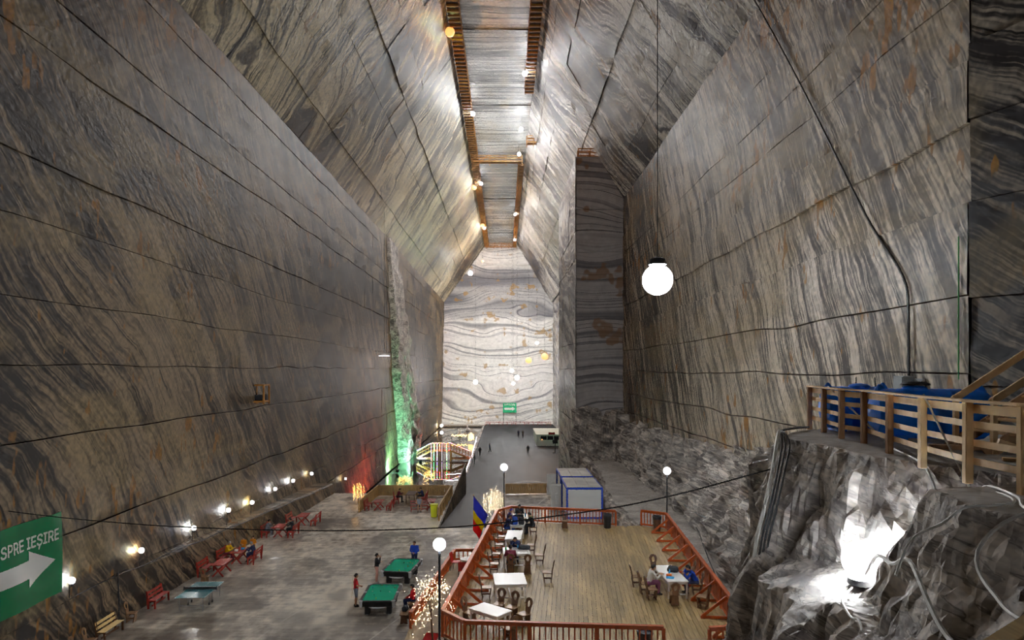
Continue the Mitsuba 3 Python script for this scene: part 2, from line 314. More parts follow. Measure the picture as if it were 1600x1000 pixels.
d = np.array([.42, -.908, 0]); courses('wall_side', [RX, 21.2, 0], d, [0, 0, 1], [-d[1] * -1, -.42, 0] if False else [-.908, -.42, 0], 34, [9.0, 12.0, 14.6, 17.7, 20.3, 22.6, 25.4, 28.2, 31, 34, 38, 42], 'salt_side', 1.0, 80, 'side wall of dark streaked salt behind the wooden stair', rough=.09)
courses('wall_upper_right', [RX + .1, 10, EAVE], [0, 1, 0], UR, NR, 200, [0, 2.9, 5.8, 8.9, 11.9, 15.0, 18.1, sr - .15], 'salt_upper_right', 1.6, 100, 'slanted upper right salt wall with grey folded beds', rough=.05, block=13., after=20.)
courses('wall_far_right', [RX + .5, 108, -4.4], [0, 1, 0], [0, 0, 1], [-1, 0, 0], 102, list(np.linspace(0, EAVE + 4.4, 13)), 'salt_pillar', 2.0, 120, 'right salt wall at the far end of the gallery', block=5.)
courses('wall_end', [LX - .6, 210, -4.4], [1, 0, 0], [0, 0, 1], [0, -1, 0], 36, [0, 3.2, 6.3, 9.3, 12.2, 15.4, 18.3, 21.3, 24.4, 27.5, 30.4, 33.2, 37, 41, 45, 49, 53, 56], 'salt_end', 1.5, 140, 'pale end wall of the gallery with thin folded dark beds', rough=.04)
# the pillar that narrows the gallery, and the folded face beside it
PX, PY0, PY1, PT = 8.75, 83, 108, 38.2
courses('wall_niche', [PX, PY0, 1.0], [1, 0, 0], [0, 0, 1], [0, -1, 0], RX - PX + .3, [5.2, 7.6, 10.2, 12.9, 15.5, 18.0, 20.6, 23.1, 25.8, 28.4, 31., 33.4, 35.6, PT - 1.0], 'salt_niche', .6, 160, 'dark folded salt face beside the pillar at the end of the right wall', rough=.07)
courses('wall_pillar', [PX, PY0, -4.4], [0, 1, 0], [0, 0, 1], [-1, 0, 0], PY1 - PY0, [0, 4.2, 7.3, 10.5, 13.6, 17, 20.2, 23.6, 27., 30.4, 33.8, 37., PT + 4.4], 'salt_pillar', .8, 180, 'flat grey side of the salt pillar that narrows the gallery', block=5.)
struct('trim', cat(box((PX + RX) / 2 + 1, (PY0 + PY1) / 2, PT + .05, RX - PX + 2.2, PY1 - PY0, .3), box((PX + RX) / 2 + 1, PY1 + .1, 16, RX - PX + 2.2, .3, 44)), 'salt_pillar', label='ledge on top of the salt pillar')
courses('ceiling', [CL - .3, -10, ROOF], [1, 0, 0], [0, 1, 0], [0, 0, -1], CR - CL + .6, list(np.arange(0, 222, 11.) ), 'salt_roof', 1.0, 200, 'narrow salt ceiling with bright lamplit patches', rough=.07, sag=.3)
# floors
def slab(poly, z, bsdf, name, label, h=.4):
    return struct(name, extr(Polygon(poly), h, T().translate([0, 0, z - h])), bsdf, label=label)
slab([(-20, -14), (8.4, -14), (8.4, 30), (9.2, 60), (9.6, 69.2), (0, 69.2), (0, 54), (-5.25, 54), (-5.25, 69.2), (-20, 69.2)], 0, 'salt_floor', 'floor', 'grey brown polished salt floor with scratches and pale seams')
struct('floor', (np.array([[-5.25, 54, 0], [0, 54, 0], [0, 92, -4.2], [-5.25, 92, -4.2], [-5.25, 54, -4.6], [0, 54, -4.6]], float), np.array([[0, 1, 2], [0, 2, 3], [0, 3, 4], [1, 5, 2]])), 'dark_floor', label='dark ramp down to the lower level')
slab([(-6.3, 69), (20, 69), (20, 211), (-6.3, 211)], -4.2, 'dark_floor', 'floor', 'dark lower floor of the far gallery with a faded painted arc')
struct('trim', cat(box(-12.6, 69.35, -2.2, 15, .3, 4.3), box(5, 69.35, -2.2, 10, .3, 4.3)), 'salt_left', label='drop from the upper floor to the lake')
slab([(-20, 69), (-6.2, 69), (-6.2, 211), (-20, 211)], -5.2, 'dark_floor', 'floor', 'bed of the underground lake')
struct('trim', cat(box(-5.2, 73, -2.3, .12, 38.2, 4.55), box(.06, 73, -2.3, .12, 38.2, 4.55)), 'salt_left', label='side walls of the ramp')
struct('trim', cat(box(-6.15, 157, -4.35, .5, 94, .6), box(-12.6, 206.5, -4.2, 13.5, 7, .35)), 'salt_pillar', label='stone kerb along the lake')
single('lake', box(-12.55, 138, -4.55, 12.6, 137, .1), 'lake_water', 'still dark water of the underground lake mirroring the lit bridge', 'water', kind='stuff')
# footing of the left wall: a plinth that steps out near the floor and carries the lamps
def ledge_z(y): return 2.6 - (np.asarray(y, float) - 30) * .04
def foot_x(y): return np.interp(y, [10, 35, 52, 62, 69], [-19.25, -19.1, -18.2, -17.6, -17.3])
ys = np.arange(-14, 69.3, .5); r = np.random.default_rng(3); rows = []
for q in (0, .3, .6, .88, 1):
    z = ledge_z(ys) * q
    x = foot_x(ys) + .05 - .10 * q + .16 * (meshkit.fbm(np.stack([ys * .7, z * 1.1, ys * 0], -1), 4) - .5) - (.25 * (q < .1)) * 0
    if q == 1: x = x - .12
    rows.append(np.stack([x, ys, z], 1))
rows.append(np.stack([np.full(len(ys), -20.), ys, ledge_z(ys) + .02], 1))
v = np.vstack(rows); n = len(ys); i, j = np.meshgrid(np.arange(5), np.arange(n - 1), indexing='ij'); p = (i * n + j).ravel()
struct('trim', (v, np.vstack([np.stack([p, p + 1, p + n + 1], 1), np.stack([p, p + n + 1, p + n], 1)])), 'salt_left', label='rough footing ledge of the left wall that carries the lamps')
# broken fissure in the left wall
ny, nz = 110, 190; zz = np.linspace(-4.6, EAVE, nz); P = np.zeros((nz, ny, 3))
for k, z in enumerate(zz):
    y0, y1 = np.interp(z, [-4.6, 3, 12, 22, 34], [124, 119, 114, 111, 106]), np.interp(z, [-4.6, 3, 12, 22, 34], [149, 143, 137, 127, 116])
    t = np.linspace(0, 1, ny); y = y0 + (y1 - y0) * t + .8 * (meshkit.noise(np.stack([t * 0, t * 0 + z * .6, t * 5], -1), 4) - .5) * np.sin(np.pi * t)
    e = np.minimum(t, 1 - t) * 2
    h = -.5 + np.minimum(1, e * 5) * (.5 + 2.6 * meshkit.fbm(np.stack([y * .28, np.full(ny, z * .33), t * 0], -1), 5, 3) * np.interp(z, [-4.6, 20, 34], [1.0, .55, .3]) - .5 * (np.abs(t - .47) < .13) * np.interp(z, [-4, 6, 14], [1.5, .8, 0]))
    P[k] = np.stack([LX - .3 + .02 * z + .1 + h, y, np.full(ny, z)], -1)
i, j = np.meshgrid(np.arange(nz - 1), np.arange(ny - 1), indexing='ij'); p = (i * ny + j).ravel()
struct('trim', (P.reshape(-1, 3), np.vstack([np.stack([p, p + 1, p + ny + 1], 1), np.stack([p, p + ny + 1, p + ny], 1)])), 'salt_rock', label='broken rough fissure in the left wall lit green')
# broken rock and the platform on the right: a terrain with cliffs
from scipy.interpolate import LinearNDInterpolator
pts = []
def P_(z, *xy): pts.extend([(x, y, z) for x, y in xy])
edge = [(9.8, 20.8), (8.2, 19.0), (6.75, 16.9), (6.95, 14.6), (7.05, 12.7), (5.95, 9.6), (5.55, 8.1), (5.95, 7.5), (6.3, 4), (6.0, -2)]
P_(10.85, *edge, (14, 23.5), (18, 24), (18, -2), (8, 10), (8, 14), (8.5, 17), (10, 19.5), (12, 18), (10, 12), (9, 6), (7.4, 8))
P_(9.0, (6.3, 14.4), (6.5, 12.5)); P_(10.0, (5.78, 9.8)); P_(10.35, (5.15, 8.0), (5.5, 7.1)); P_(10.4, (5.6, 4), (5.2, -2))
P_(7.2, (6.35, 17.1)); P_(8.85, (5.6, 12.2), (6.05, 11.4), (5.5, 10.8)); P_(9.05, (5.0, 10), (5.5, 10.1), (5.3, 9.4)); P_(9.25, (4.6, 8.5)); P_(9.1, (5.75, 10.7), (6.4, 12.0)); P_(8.6, (5.9, 14.2), (4.9, 11.6)); P_(8.3, (5.0, 13.4), (4.15, 10.6)); P_(9.6, (4.5, 7)); P_(9.9, (4.2, 5), (4, -2)); P_(8.6, (3.5, 8.6)); P_(9.3, (3.1, 6.4)); P_(7.8, (5.3, 15))
P_(4, (4.9, 14.9), (3.9, 12.0), (3.1, 9.6)); P_(3, (2.5, 7.2), (2.2, 3), (2.2, -2)); P_(0, (4.3, 16), (3, 13), (1, 9), (1, -2), (1, 20), (5.5, 22.6), (7.0, 22.9))
P_(5.9, (6.15, 17.6)); P_(5.0, (6.6, 18.9), (7.6, 19.6)); P_(2.2, (6.2, 20.6), (7.4, 22.2)); P_(5.6, (8.6, 20.4)); P_(3.6, (8.3, 22.2)); P_(2.0, (8.6, 23.7), (9.0, 24.6))
def line_(*q):
    q = np.array(q, float); y = np.arange(q[0, 0], q[-1, 0], 1.3); pts.extend(zip(np.interp(y, q[:, 0], q[:, 1]), y, np.interp(y, q[:, 0], q[:, 2])))
line_((25, 8.0, -.1), (31, 9.1, -.1), (38, 9.75, -.1), (42.6, 9.95, -.1), (43.6, 9.2, -.1), (46, 8.3, -.1), (54, 8.1, -.1), (62, 8.35, -.1), (70, 8.9, -.1), (80, 8.4, -.1))
line_((25.5, 8.95, 1.97), (31, 9.6, 1.97), (36, 10.05, 1.97), (41, 10.4, 1.97), (43.4, 10.2, 1.97), (46, 9.0, 1.97), (54, 8.6, 1.97), (62, 8.95, 1.97), (70, 9.7, 1.97), (76, 10.1, 1.97), (79, 9.6, 2))
line_((24.6, 9.1, 2), (26, 9.5, 2), (30, 10.4, 2), (34.8, 11.3, 2), (39.7, 12.0, 2), (45.5, 12.8, 2), (55, 13.1, 2), (74, 13.1, 2), (79, 12.9, 2.1))
line_((25, 10.2, 6.2), (30, 11.4, 6.2), (36, 12.4, 5.2), (40.6, 12.9, 4.7), (46, 13.4, 4.6), (55, 13.8, 4.4), (78, 13.8, 4.4))
line_((26.5, 13.9, 8.9), (30, 13.4, 8.4), (37, 14.2, 8.1), (44, 14.4, 7.3), (60, 14.5, 7.0), (80, 14.5, 7.0))
P_(-.1, (5, 30), (5, 45), (5, 60), (5, 76), (8.2, 82))
P_(8.4, (10.6, 23.2), (11.8, 26.5)); P_(8.9, (13, 25.5), (18, 27)); P_(8.1, (18, 37)); P_(7.3, (18, 44)); P_(7.0, (18, 60), (18, 80)); P_(7.6, (9.6, 21.6)); P_(6.6, (8.9, 20.9))
P_(3.2, (8.9, 79.6), (12.6, 80)); P_(4.2, (8.9, 81.2), (13.5, 80.9)); P_(5.6, (8.7, 81.9), (13.9, 81.6)); P_(7.6, (8.6, 82.8), (14.3, 82.7)); P_(7.7, (8.6, 84), (14.5, 84), (18, 84)); P_(0, (8.3, 81.5), (8.2, 84), (5, 84))
pts = np.array(pts); tri = LinearNDInterpolator(pts[:, :2], pts[:, 2])
gx = np.arange(2.0, 15.6, .085); gy = np.concatenate([np.arange(2.5, 27, .085), np.arange(27, 84, .2)])
GX, GY = np.meshgrid(gx, gy); wob = lambda k, s: meshkit.fbm(np.stack([GX * s, GY * s, np.full(GX.shape, k)], -1), 3) - .5
near = np.clip((22 - GY) / 8, 0, 1); k_ = 1 - .75 * near
H = tri(GX + .9 * k_ * wob(2., .8), GY + 1.2 * k_ * wob(5., .6)); H = np.nan_to_num(H, nan=0.)
sy, sx_ = np.gradient(H, gy, gx); steep = np.clip(np.hypot(sx_, sy) / 1.2, 0, 1)
from scipy.ndimage import gaussian_filter
from scipy.spatial import cKDTree
steep = np.clip(gaussian_filter(steep, 3), 0, 1)
low = np.clip((H - 1.0) / .8, 0, 1); flat = (H > 10.62)
D = np.stack([GX, GY, H], -1)
def facets(p, size, seed):
    """Blocky broken faces: each cell of scattered seeds is a tilted plane of its own."""
    r = np.random.default_rng(seed); lo_, hi_ = p.reshape(-1, 3).min(0) - 1, p.reshape(-1, 3).max(0) + 1
    n = int(np.prod((hi_ - lo_) / size)); sd = r.uniform(lo_, hi_, (n, 3)); q = p * 1.0
    _, i = cKDTree(sd).query(q.reshape(-1, 3)); i = i.reshape(p.shape[:2])
    g, o = r.normal(0, .42, (n, 3)), r.uniform(-.5, .5, n)
    return (o[i] * size * .55 + (g[i] * (p - sd[i])).sum(-1))
amp = (.10 + .95 * steep) * low; amp = amp * (1 - .55 * near); amp = np.where(flat & (steep < .5), .04, amp); walkm = (H < 2.3) & (steep < .3); amp = np.where(walkm, .03, amp)
jit = np.stack([wob(1.1, 2.2), wob(3.3, 2.2), wob(6.1, 2.2)], -1) * .7
f1, f2, f3 = facets(D + jit, 1.5, 11), facets(D + jit * .6, .55, 12), facets(D + jit * .3, .22, 13)
gn = np.stack([-gaussian_filter(sx_, 4), -gaussian_filter(sy, 4), np.ones_like(H)], -1); gn /= np.linalg.norm(gn, axis=-1, keepdims=True)
D = D + gn * (amp * (f1 * (.85 - .45 * near) + f2 * (.8 - .4 * near) + f3 * (.8 - .45 * near) + .5 * (meshkit.fbm(D * 2.5, 4, 5) - .5)))[..., None]
D[..., 2] = np.where(H < .5, -.3, D[..., 2]); D[..., 2] = np.where(flat & (steep < .25), 10.88 + .03 * (meshkit.noise(np.stack([GX, GY, GX * 0], -1) * 2, 3) - .5), D[..., 2])
nx_, ny_ = len(gx), len(gy); i, j = np.meshgrid(np.arange(ny_ - 1), np.arange(nx_ - 1), indexing='ij'); p = (i * nx_ + j).ravel()
fc = np.vstack([np.stack([p, p + 1, p + nx_ + 1], 1), np.stack([p, p + nx_ + 1, p + nx_], 1)])
Zf = D.reshape(-1, 3)[:, 2][fc]; Hf = H.reshape(-1)[fc]; Sf = steep.reshape(-1)[fc].mean(1)
top = (Hf > 10.5).all(1) & (Sf < .4); walk = (Hf < 2.4).all(1) & (Hf > 1.5).all(1) & (Sf < .45); dead = (Hf < .5).all(1)
V = D.reshape(-1, 3)
def sub(mask):
    ff = fc[mask]; u, inv = np.unique(ff, return_inverse=True); return V[u], inv.reshape(-1, 3)
struct('floor', sub(top), 'dust_ground', True, 'dusty ground of the upper platform behind the wooden fence')
struct('floor', sub(walk), 'dust_ground', True, 'grey dusty path on the rock bench beside the deck')
struct('trim', sub(~top & ~walk & ~dead), 'salt_rock', False, 'broken dark salt rock between the deck and the right wall')
# ------------------------------------------------------------------ lamps
WHITE, COLD, WARM, AMBER = np.array([.97, .98, 1.]), np.array([.88, .95, 1.]), np.array([1., .72, .42]), np.array([1., .45, .12])
def bulb(key, c, r, power, tint, sub=1):
    """A glowing globe of radius r; power = its intensity (W/sr) summed over the projected disc."""
    if tint is AMBER:      # a dim amber globe with a strong filament lamp in the reflector just under it
        put(key, ball(np.zeros(3), r, sub), 'lamp_glass', True, place(*c), glow=[1.6, .58, .11], weight=.3); t = np.asarray(tint) * power
        scene[key.rsplit('__')[0] + '_light'] = {'type': 'point', 'position': [float(c[0]), float(c[1]), float(c[2]) - r - .1], 'intensity': {'type': 'rgb', 'value': [float(v) for v in t]}, 'sampling_weight': math.sqrt(power)}
        return
    put(key, ball(np.zeros(3), r, sub), 'lamp_glass', True, place(*c), glow=np.asarray(tint) * power / (math.pi * r * r), weight=max(.05, math.sqrt(power)))
def lamp_post(x, y, z0, zb, power, label):
    key = numbered('lamp_post'); lab(key, label, 'lamp post', None)
    put(key + '__pole', tube([(x, y, z0), (x, y, zb - .16)], .045, 8), 'black_steel')
    put(key + '__base', lathe([(.14, 0), (.14, .04), (.06, .1), (.05, .4)], 10, (x, y, z0)), 'black_steel')
    put(key + '__collar', lathe([(.05, -.2), (.10, -.16), (.12, -.13)], 10, (x, y, zb)), 'black_steel')
    bulb(key + '__globe', (x, y, zb), .24, power * LIGHT['post'], COLD * [.97, 1, .97], 2)
lamp_post(-2.36, 24.85, 1.75, 6.15, 44, 'black lamp post with glowing white globe at the near left deck corner')
lamp_post(8.85, 24.15, 1.9, 6.12, 40, 'black lamp post with glowing globe by the rock at the near right deck corner')
lamp_post(10.15, 42.6, 1.9, 6.2, 36, 'slim black lamp post beside the rock path at the far right deck corner')
lamp_post(-.02, 44.9, 0, 6.1, 44, 'lamp post behind the far left deck corner, in front of the dark ramp')
def flood(name, c, aim, size, power, tint, label, cat_='lamp', group=None, arm=None):
    """A floodlight: a housing, a glowing pane that faces aim, an arm or wire."""
    c, aim = np.asarray(c, float), np.asarray(aim, float); aim = aim / np.linalg.norm(aim)
    key = numbered(name); lab(key, label, cat_, group)
    o, d, s, u, L = frame(c, c + aim)
    q = lambda a, b, e: c + a * s + b * u + e * aim
    h = size / 2
    put(key + '__housing', bar(c - aim * size * .35, c, size * 1.15, size * .95), 'black_steel')
    v = np.array([q(-h, -h * .8, .012), q(h, -h * .8, .012), q(h, h * .8, .012), q(-h, h * .8, .012)])
    f = np.array([[0, 1, 2], [0, 2, 3]])
    if np.cross(v[1] - v[0], v[2] - v[0]) @ aim < 0: f = f[:, ::-1]
    put(key + '__pane', (v, f), 'lamp_glass', glow=np.asarray(tint) * power / (size * size * .8), weight=max(.05, math.sqrt(power)))
    if arm is not None: put(key + '__' + arm[0], tube([c - aim * size * .2] + [np.asarray(a, float) for a in arm[1]], arm[2], 5), 'black_steel')
    return key
# the two great floodlights
def great_lamp(name, c, r, power, label, wire=None):
    key = numbered(name); lab(key, label, 'lamp'); c = np.asarray(c, float)
    put(key + '__housing', lathe([(r * .55, r * .95), (r * .6, r * 1.0), (r * .5, r * 1.35), (r * .15, r * 1.5)], 14, c) if wire else lathe([(r * .7, -r * 1.25), (r * .7, -r * .95), (r * .55, -r * .85)], 14, c), 'black_steel', 40)
    if wire: put(key + '__wire', tube([c + [0, 0, r * 1.4], c + [0, 0, wire]], .018, 5), 'black_steel')
    bulb(key + '__globe', c, r, power, COLD, 2)
great_lamp('hanging_floodlight', (6.73, 30, 16.45), .68, 900 * LIGHT['hang'], 'big blazing white lamp hanging on a wire in front of the right wall', 29.5)
great_lamp('rock_floodlight', (6.02, 11.5, 9.3), .32, 60 * LIGHT['rock'], 'blazing lamp standing on the broken rock below the platform')
# floodlights standing on the footing ledge of the left wall
for k, (px, py, tint, pw) in enumerate([(112, 907, COLD, 36), (221, 860, WARM, 16), (303, 825, COLD, 34), (357, 797, COLD, 32), (394, 785, WARM, 16), (430, 764, COLD, 22), (458, 751, COLD, 24), (487, 740, WARM, 12), (540, 748, WARM, 10)]):
    x = -18.72 + .02 * k; Y = F * x / (px - CX); z = CZ - (py - CY) * Y / F
    zl = float(ledge_z(Y)) if Y < 69 else z - .3
    side = ['bright white ledge lamp right of the green banner', 'small warm ledge lamp second along the left wall', 'white ledge lamp above the table tennis table', 'white ledge lamp above the man in yellow', 'warm ledge lamp between two white ones',
            'white ledge lamp above the grey jacketed sitter', 'white ledge lamp sixth along the left wall, before the last warm lamps', 'warm ledge lamp above the far red picnic table', 'warm ledge lamp nearest the lit tree by the fence'][k]
    key = numbered('ledge_lamp'); lab(key, side, 'lamp')
    put(key + '__bracket', tube([(x - .1, Y, zl), (x - .1, Y, z - .1), (x, Y, z - .14)], .02, 5), 'black_steel'); put(key + '__socket', lathe([(.06, -.26), (.09, -.2), (.09, -.13)], 8, (x, Y, z)), 'black_steel')
    bulb(key + '__bulb', (x, Y, z), .15, pw * .5 * LIGHT['ledge'], tint)
# lamps along the catwalks under the ceiling
R = [(703, 50, AMBER, 60, 'amber lamp on the left catwalk, nearest of the ceiling lamps'), (820, 115, WHITE, 300, 'white lamp at the end of the near right catwalk'), (739, 178, WHITE, 200, 'white lamp on the left catwalk above the timber bridge'),
     (814, 202, WHITE, 240, 'brightest white ceiling lamp beside the small balcony'), (811, 241, WHITE, 300, 'white lamp at the right end of the timber bridge'), (741, 293, AMBER, 55, 'amber lamp on the left catwalk just beyond the timber bridge'),
     (754, 352, AMBER, 55, 'amber lamp far along the left catwalk'), (757, 357, WHITE, 220, 'small white lamp far along the left catwalk'), (805, 335, WHITE, 220, 'small white lamp far along the right catwalk'), (752, 287, WHITE, 220, 'small white lamp next to the amber one beyond the bridge'), (804, 375, WHITE, 180, 'farthest white lamp of the right catwalk')]
for px, py, tint, pw, l in R:
    z = 49.5; Y = F * (z - CZ) / (CY - py); x = (px - CX) * Y / F
    key = numbered('ceiling_lamp'); lab(key, l, 'lamp')
    put(key + '__hanger', tube([(x, Y, ROOF), (x, Y, z + .25)], .02, 5), 'black_steel')
    put(key + '__cap', lathe([(.22, 0), (.12, .12), (.04, .16)], 8, (x, Y, z + .3)), 'black_steel')
    if tint is WHITE:      # the reflector of these lamps throws a beam up at the middle of the ceiling
        scene[key + '_beam'] = {'type': 'spot', 'to_world': T().look_at(origin=[x - .4 * np.sign(x), Y + .1, z + .4], target=[-1.0, Y + 1.5, ROOF], up=[0, 0.3, 1]), 'intensity': {'type': 'rgb', 'value': [190., 187., 183.]}, 'cutoff_angle': 30., 'beam_width': 14., 'sampling_weight': 4.}
    bulb(key + '__bulb', (x, Y, z), .34 if tint is WHITE else .55, pw * LIGHT['roof'], tint)
# lamps hung in the middle of the far gallery, and on the end wall
for px, py, Y, tint, pw, l in [(851, 557, 150, AMBER, 150, 'large amber lamp hung before the end wall, the right one of two'), (826, 563, 165, AMBER, 110, 'smaller amber lamp hung before the end wall, left of the large one'),
        (808, 590, 180, WHITE, 500, 'brightest white lamp of the cluster hung above the green sign'), (800, 579, 185, WHITE, 260, 'upper left white lamp of the cluster hung above the green sign'), (802, 599, 185, WHITE, 260, 'lower white lamp of the cluster hung above the green sign'), (743, 597, 190, WHITE, 420, 'single white lamp hung before the left half of the end wall'),
        (839, 536, 190, WHITE, 220, 'small white lamp above the amber pair'), (735, 427, 178, WHITE, 420, 'white lamp on the slope high before the end wall'), (754, 408, 195, AMBER, 90, 'small amber lamp high on the end wall'), (690, 665, 196, WARM, 130, 'warm lamp at the foot of the left wall by the end wall')]:
    x = (px - CX) * Y / F; z = CZ - (py - CY) * Y / F
    key = numbered('hanging_lamp'); lab(key, l, 'lamp')
    if py < 650: put(key + '__wire', tube([(x, Y, z + .2), (x, Y, min(51.35, EAVE + (x - LX) * 1.37 + .1 if x < CL else 51.35))], .02, 4), 'black_steel')
    else: put(key + '__post', tube([(x, Y, -4.2), (x, Y, z - .2)], .05, 5), 'black_steel')
    bulb(key + '__bulb', (x, Y, z), .65 if pw > 300 else .8 if tint is AMBER and pw > 100 else .45, pw * LIGHT['end'], tint)
# oval shade lamp hung before the left wall
key = numbered('shade_lamp'); lab(key, 'flat white shade lamp hung before the left wall by the fissure', 'lamp')
x, Y = -16.9, 96.; z = CZ + (578 - 556) * Y / F
put(key + '__shade', lathe([(.85, 0), (.8, .08), (.3, .22), (.05, .3)], 14, (x, Y, z)), 'white_steel'); put(key + '__wire', tube([(x, Y, z + .3), (x, Y, 35.7)], .02, 4), 'black_steel')
put(key + '__tube', lathe([(.75, -.06), (.75, -.02)], 14, (x, Y, z)), 'lamp_glass', glow=[9, 9, 9.5], weight=1.5)
# coloured effect lights by the lake
for c, aim, sz, pw, tint, l in [((-17.6, 112, -4.0), (-.55, .75, .5), .5, 1500, (.26, 1., .52), 'green floodlight at the water that colours the fissure'), ((-15.5, 126, -4.3), (-.5, .75, .55), .5, 1100, (.26, 1., .52), 'green floodlight under the bridge'),
        ((-16.2, 93, -4.2), (-.75, .3, .55), .4, 380, (1., .10, .06), 'red floodlight in the water below the left wall'), ((-16., 146, -4.3), (-.8, .35, .5), .4, 800, (1., .10, .06), 'red floodlight beyond the bridge')]:
    flood('effect_light', c, aim, sz, pw * LIGHT['colour'], tint, l, arm=('stake', [(c[0], c[1], -5.1)], .03))

# the lamp of the walkway the photograph is taken from, behind the viewpoint
key = numbered('walkway_lamp'); lab(key, 'lamp on a tall post beside the plank walkway, behind the viewpoint', 'lamp')
put(key + '__post', tube([(2.6, -3.2, 8.5), (2.6, -3.2, 14.6)], .05, 8), 'black_steel'); put(key + '__cap', lathe([(.2, .2), (.22, .26), (.05, .36)], 10, (2.6, -3.2, 14.9)), 'black_steel')
bulb(key + '__globe', (2.6, -3.2, 14.9), .24, 160., WHITE, 2)
# ------------------------------------------------------------------ the raised timber deck
DZ, TZ = 2.7, 1.75
A_, B_, C_, D_, E_, F_, G_, H_, I_, J_, K_ = [np.array(p, float) for p in ((-2.27, 25.1), (-.46, 43.05), (.42, 44.3), (7.0, 42.9), (8.62, 43.0), (9.98, 42.1), (8.6, 24.07), (7.75, 23.5), (7.03, 23.4), (5.48, 23.5), (-1.39, 24.04))]
deck = Polygon([A_, B_, C_, D_, E_, F_, G_, H_, I_, (6.9, 22.2), (5.4, 22.3), J_, K_])
key = numbered('deck'); lab(key, 'raised timber deck of worn brown planks inside red railings', 'deck')
dv = (B_ - A_) / np.linalg.norm(B_ - A_); du = np.array([dv[1], -dv[0]]); n = 0; r = np.random.default_rng(5)
W_ = .185
for i in range(-1, 62):
    off = r.uniform(0, 4.6)
    for j in range(-1, 6):
        a, b = i * W_ + .006, (i + 1) * W_ - .006; s, t = j * 4.6 - 2 + off * (i % 2) * .5, (j + 1) * 4.6 - 2 - .012 + r.uniform(0, .0) + (off * (i % 2) * .5)
        q = Polygon([A_ + du * a + dv * s, A_ + du * b + dv * s, A_ + du * b + dv * t, A_ + du * a + dv * t]).intersection(deck)
        if q.is_empty or q.area < .05 or n >= 299: continue
        q = max(getattr(q, 'geoms', [q]), key=lambda g: g.area)
        put(key + '__plank' + ('' if n == 0 else f'_{n:03d}'), extr(q, .04, T().translate([0, 0, DZ - .04 - .006 * r.random()])), 'plank_' + 'abcd'[r.integers(4)]); n += 1
put(key + '__underside', extr(deck.buffer(-.05), .16, T().translate([0, 0, DZ - .21])), 'timber_dark')
ring = [A_, B_, C_, D_, E_, F_, G_, H_, I_, J_, K_, A_]
for k, (p, q) in enumerate(zip(ring[:-1], ring[1:])):
    if k in (5,): continue
    put(key + '__skirt' + ('' if k == 0 else f'_{k:03d}'), bar([*p, DZ / 2 - .12], [*q, DZ / 2 - .12], .04, DZ - .3), 'red_panel')
def railing(label, pts, z, h, name='railing', baluster=.2, boards=False, braces=None, low=False, posts=2.0, wood='red_wood'):
    """A railing along the polyline pts: top rail, bottom rail, posts, balusters or close boards, and braces on the inner side."""
    key = numbered(name); P = Proto(); P.n = {}
    pts = [np.asarray(p, float) for p in pts]
    for i, (p, q) in enumerate(zip(pts[:-1], pts[1:])):
        L = np.linalg.norm(q - p); d = (q - p) / L; m = max(1, round(L / posts))
        P.add('top_rail', bar([*p, z + h - .03], [*q, z + h - .03], .16, .06), wood)
        P.add('upper_rail', bar([*p, z + h - .11], [*q, z + h - .11], .04, .10), wood)
        P.add('bottom_rail', bar([*p, z + .10], [*q, z + .10], .05, .10), wood)
        for k in range(m + 1):
            if k == m and i < len(pts) - 2: continue
            c = p + d * L * k / m; P.add('post', cbox(*c, z + h / 2 - .05, .11, .11, h - .08, .012), wood)
        nb = int(L / (.15 if boards else baluster)); nrm = np.array([-d[1], d[0]])
        for k in range(1, nb):
            c = p + d * L * k / nb
            if boards: P.add('board', bar([*(c + nrm * .01 * (k % 2)), z + .04], [*(c + nrm * .01 * (k % 2)), z + h - .07], .142, .02, up=[*nrm, 0]), 'red_panel')
            else: P.add('baluster', bar([*c, z + .1], [*c, z + h - .1], .05, .035, up=[*nrm, 0]), wood)
        if braces and L > 5:
            side, nbr, off = braces
            for k in range(nbr):
                c = p + d * L * (k + off) / nbr; e = c + nrm * side * 1.0
                P.add('brace', bar([*(c + nrm * side * .06), z + h - .14], [*e, z + .09], .06, .11), wood)
                P.add('foot', bar([*c, z + .05], [*(e + nrm * side * .06), z + .05], .06, .10), wood)
    P.put(name, None, label, 'railing', key=key)
railing('long left deck railing of close red boards with diagonal braces', [A_, B_], DZ, 1.0, boards=True, braces=(-1, 10, .9))
railing('long right deck railing of close red boards with diagonal braces', [F_, G_], DZ, 1.0, boards=True, braces=(-1, 9, .6))
railing('far red deck railing in front of the white containers', [B_, C_, D_], DZ, 1.0)
railing('short red railing at the far right deck corner by the path', [E_, F_], DZ, 1.0, posts=1.2)
railing('near red railing along the front edge of the deck', [A_, K_, J_], DZ, 1.0, posts=2.3)
railing('short angled red railing at the near right deck corner', [G_, H_, I_], DZ, 1.0, posts=1.0)
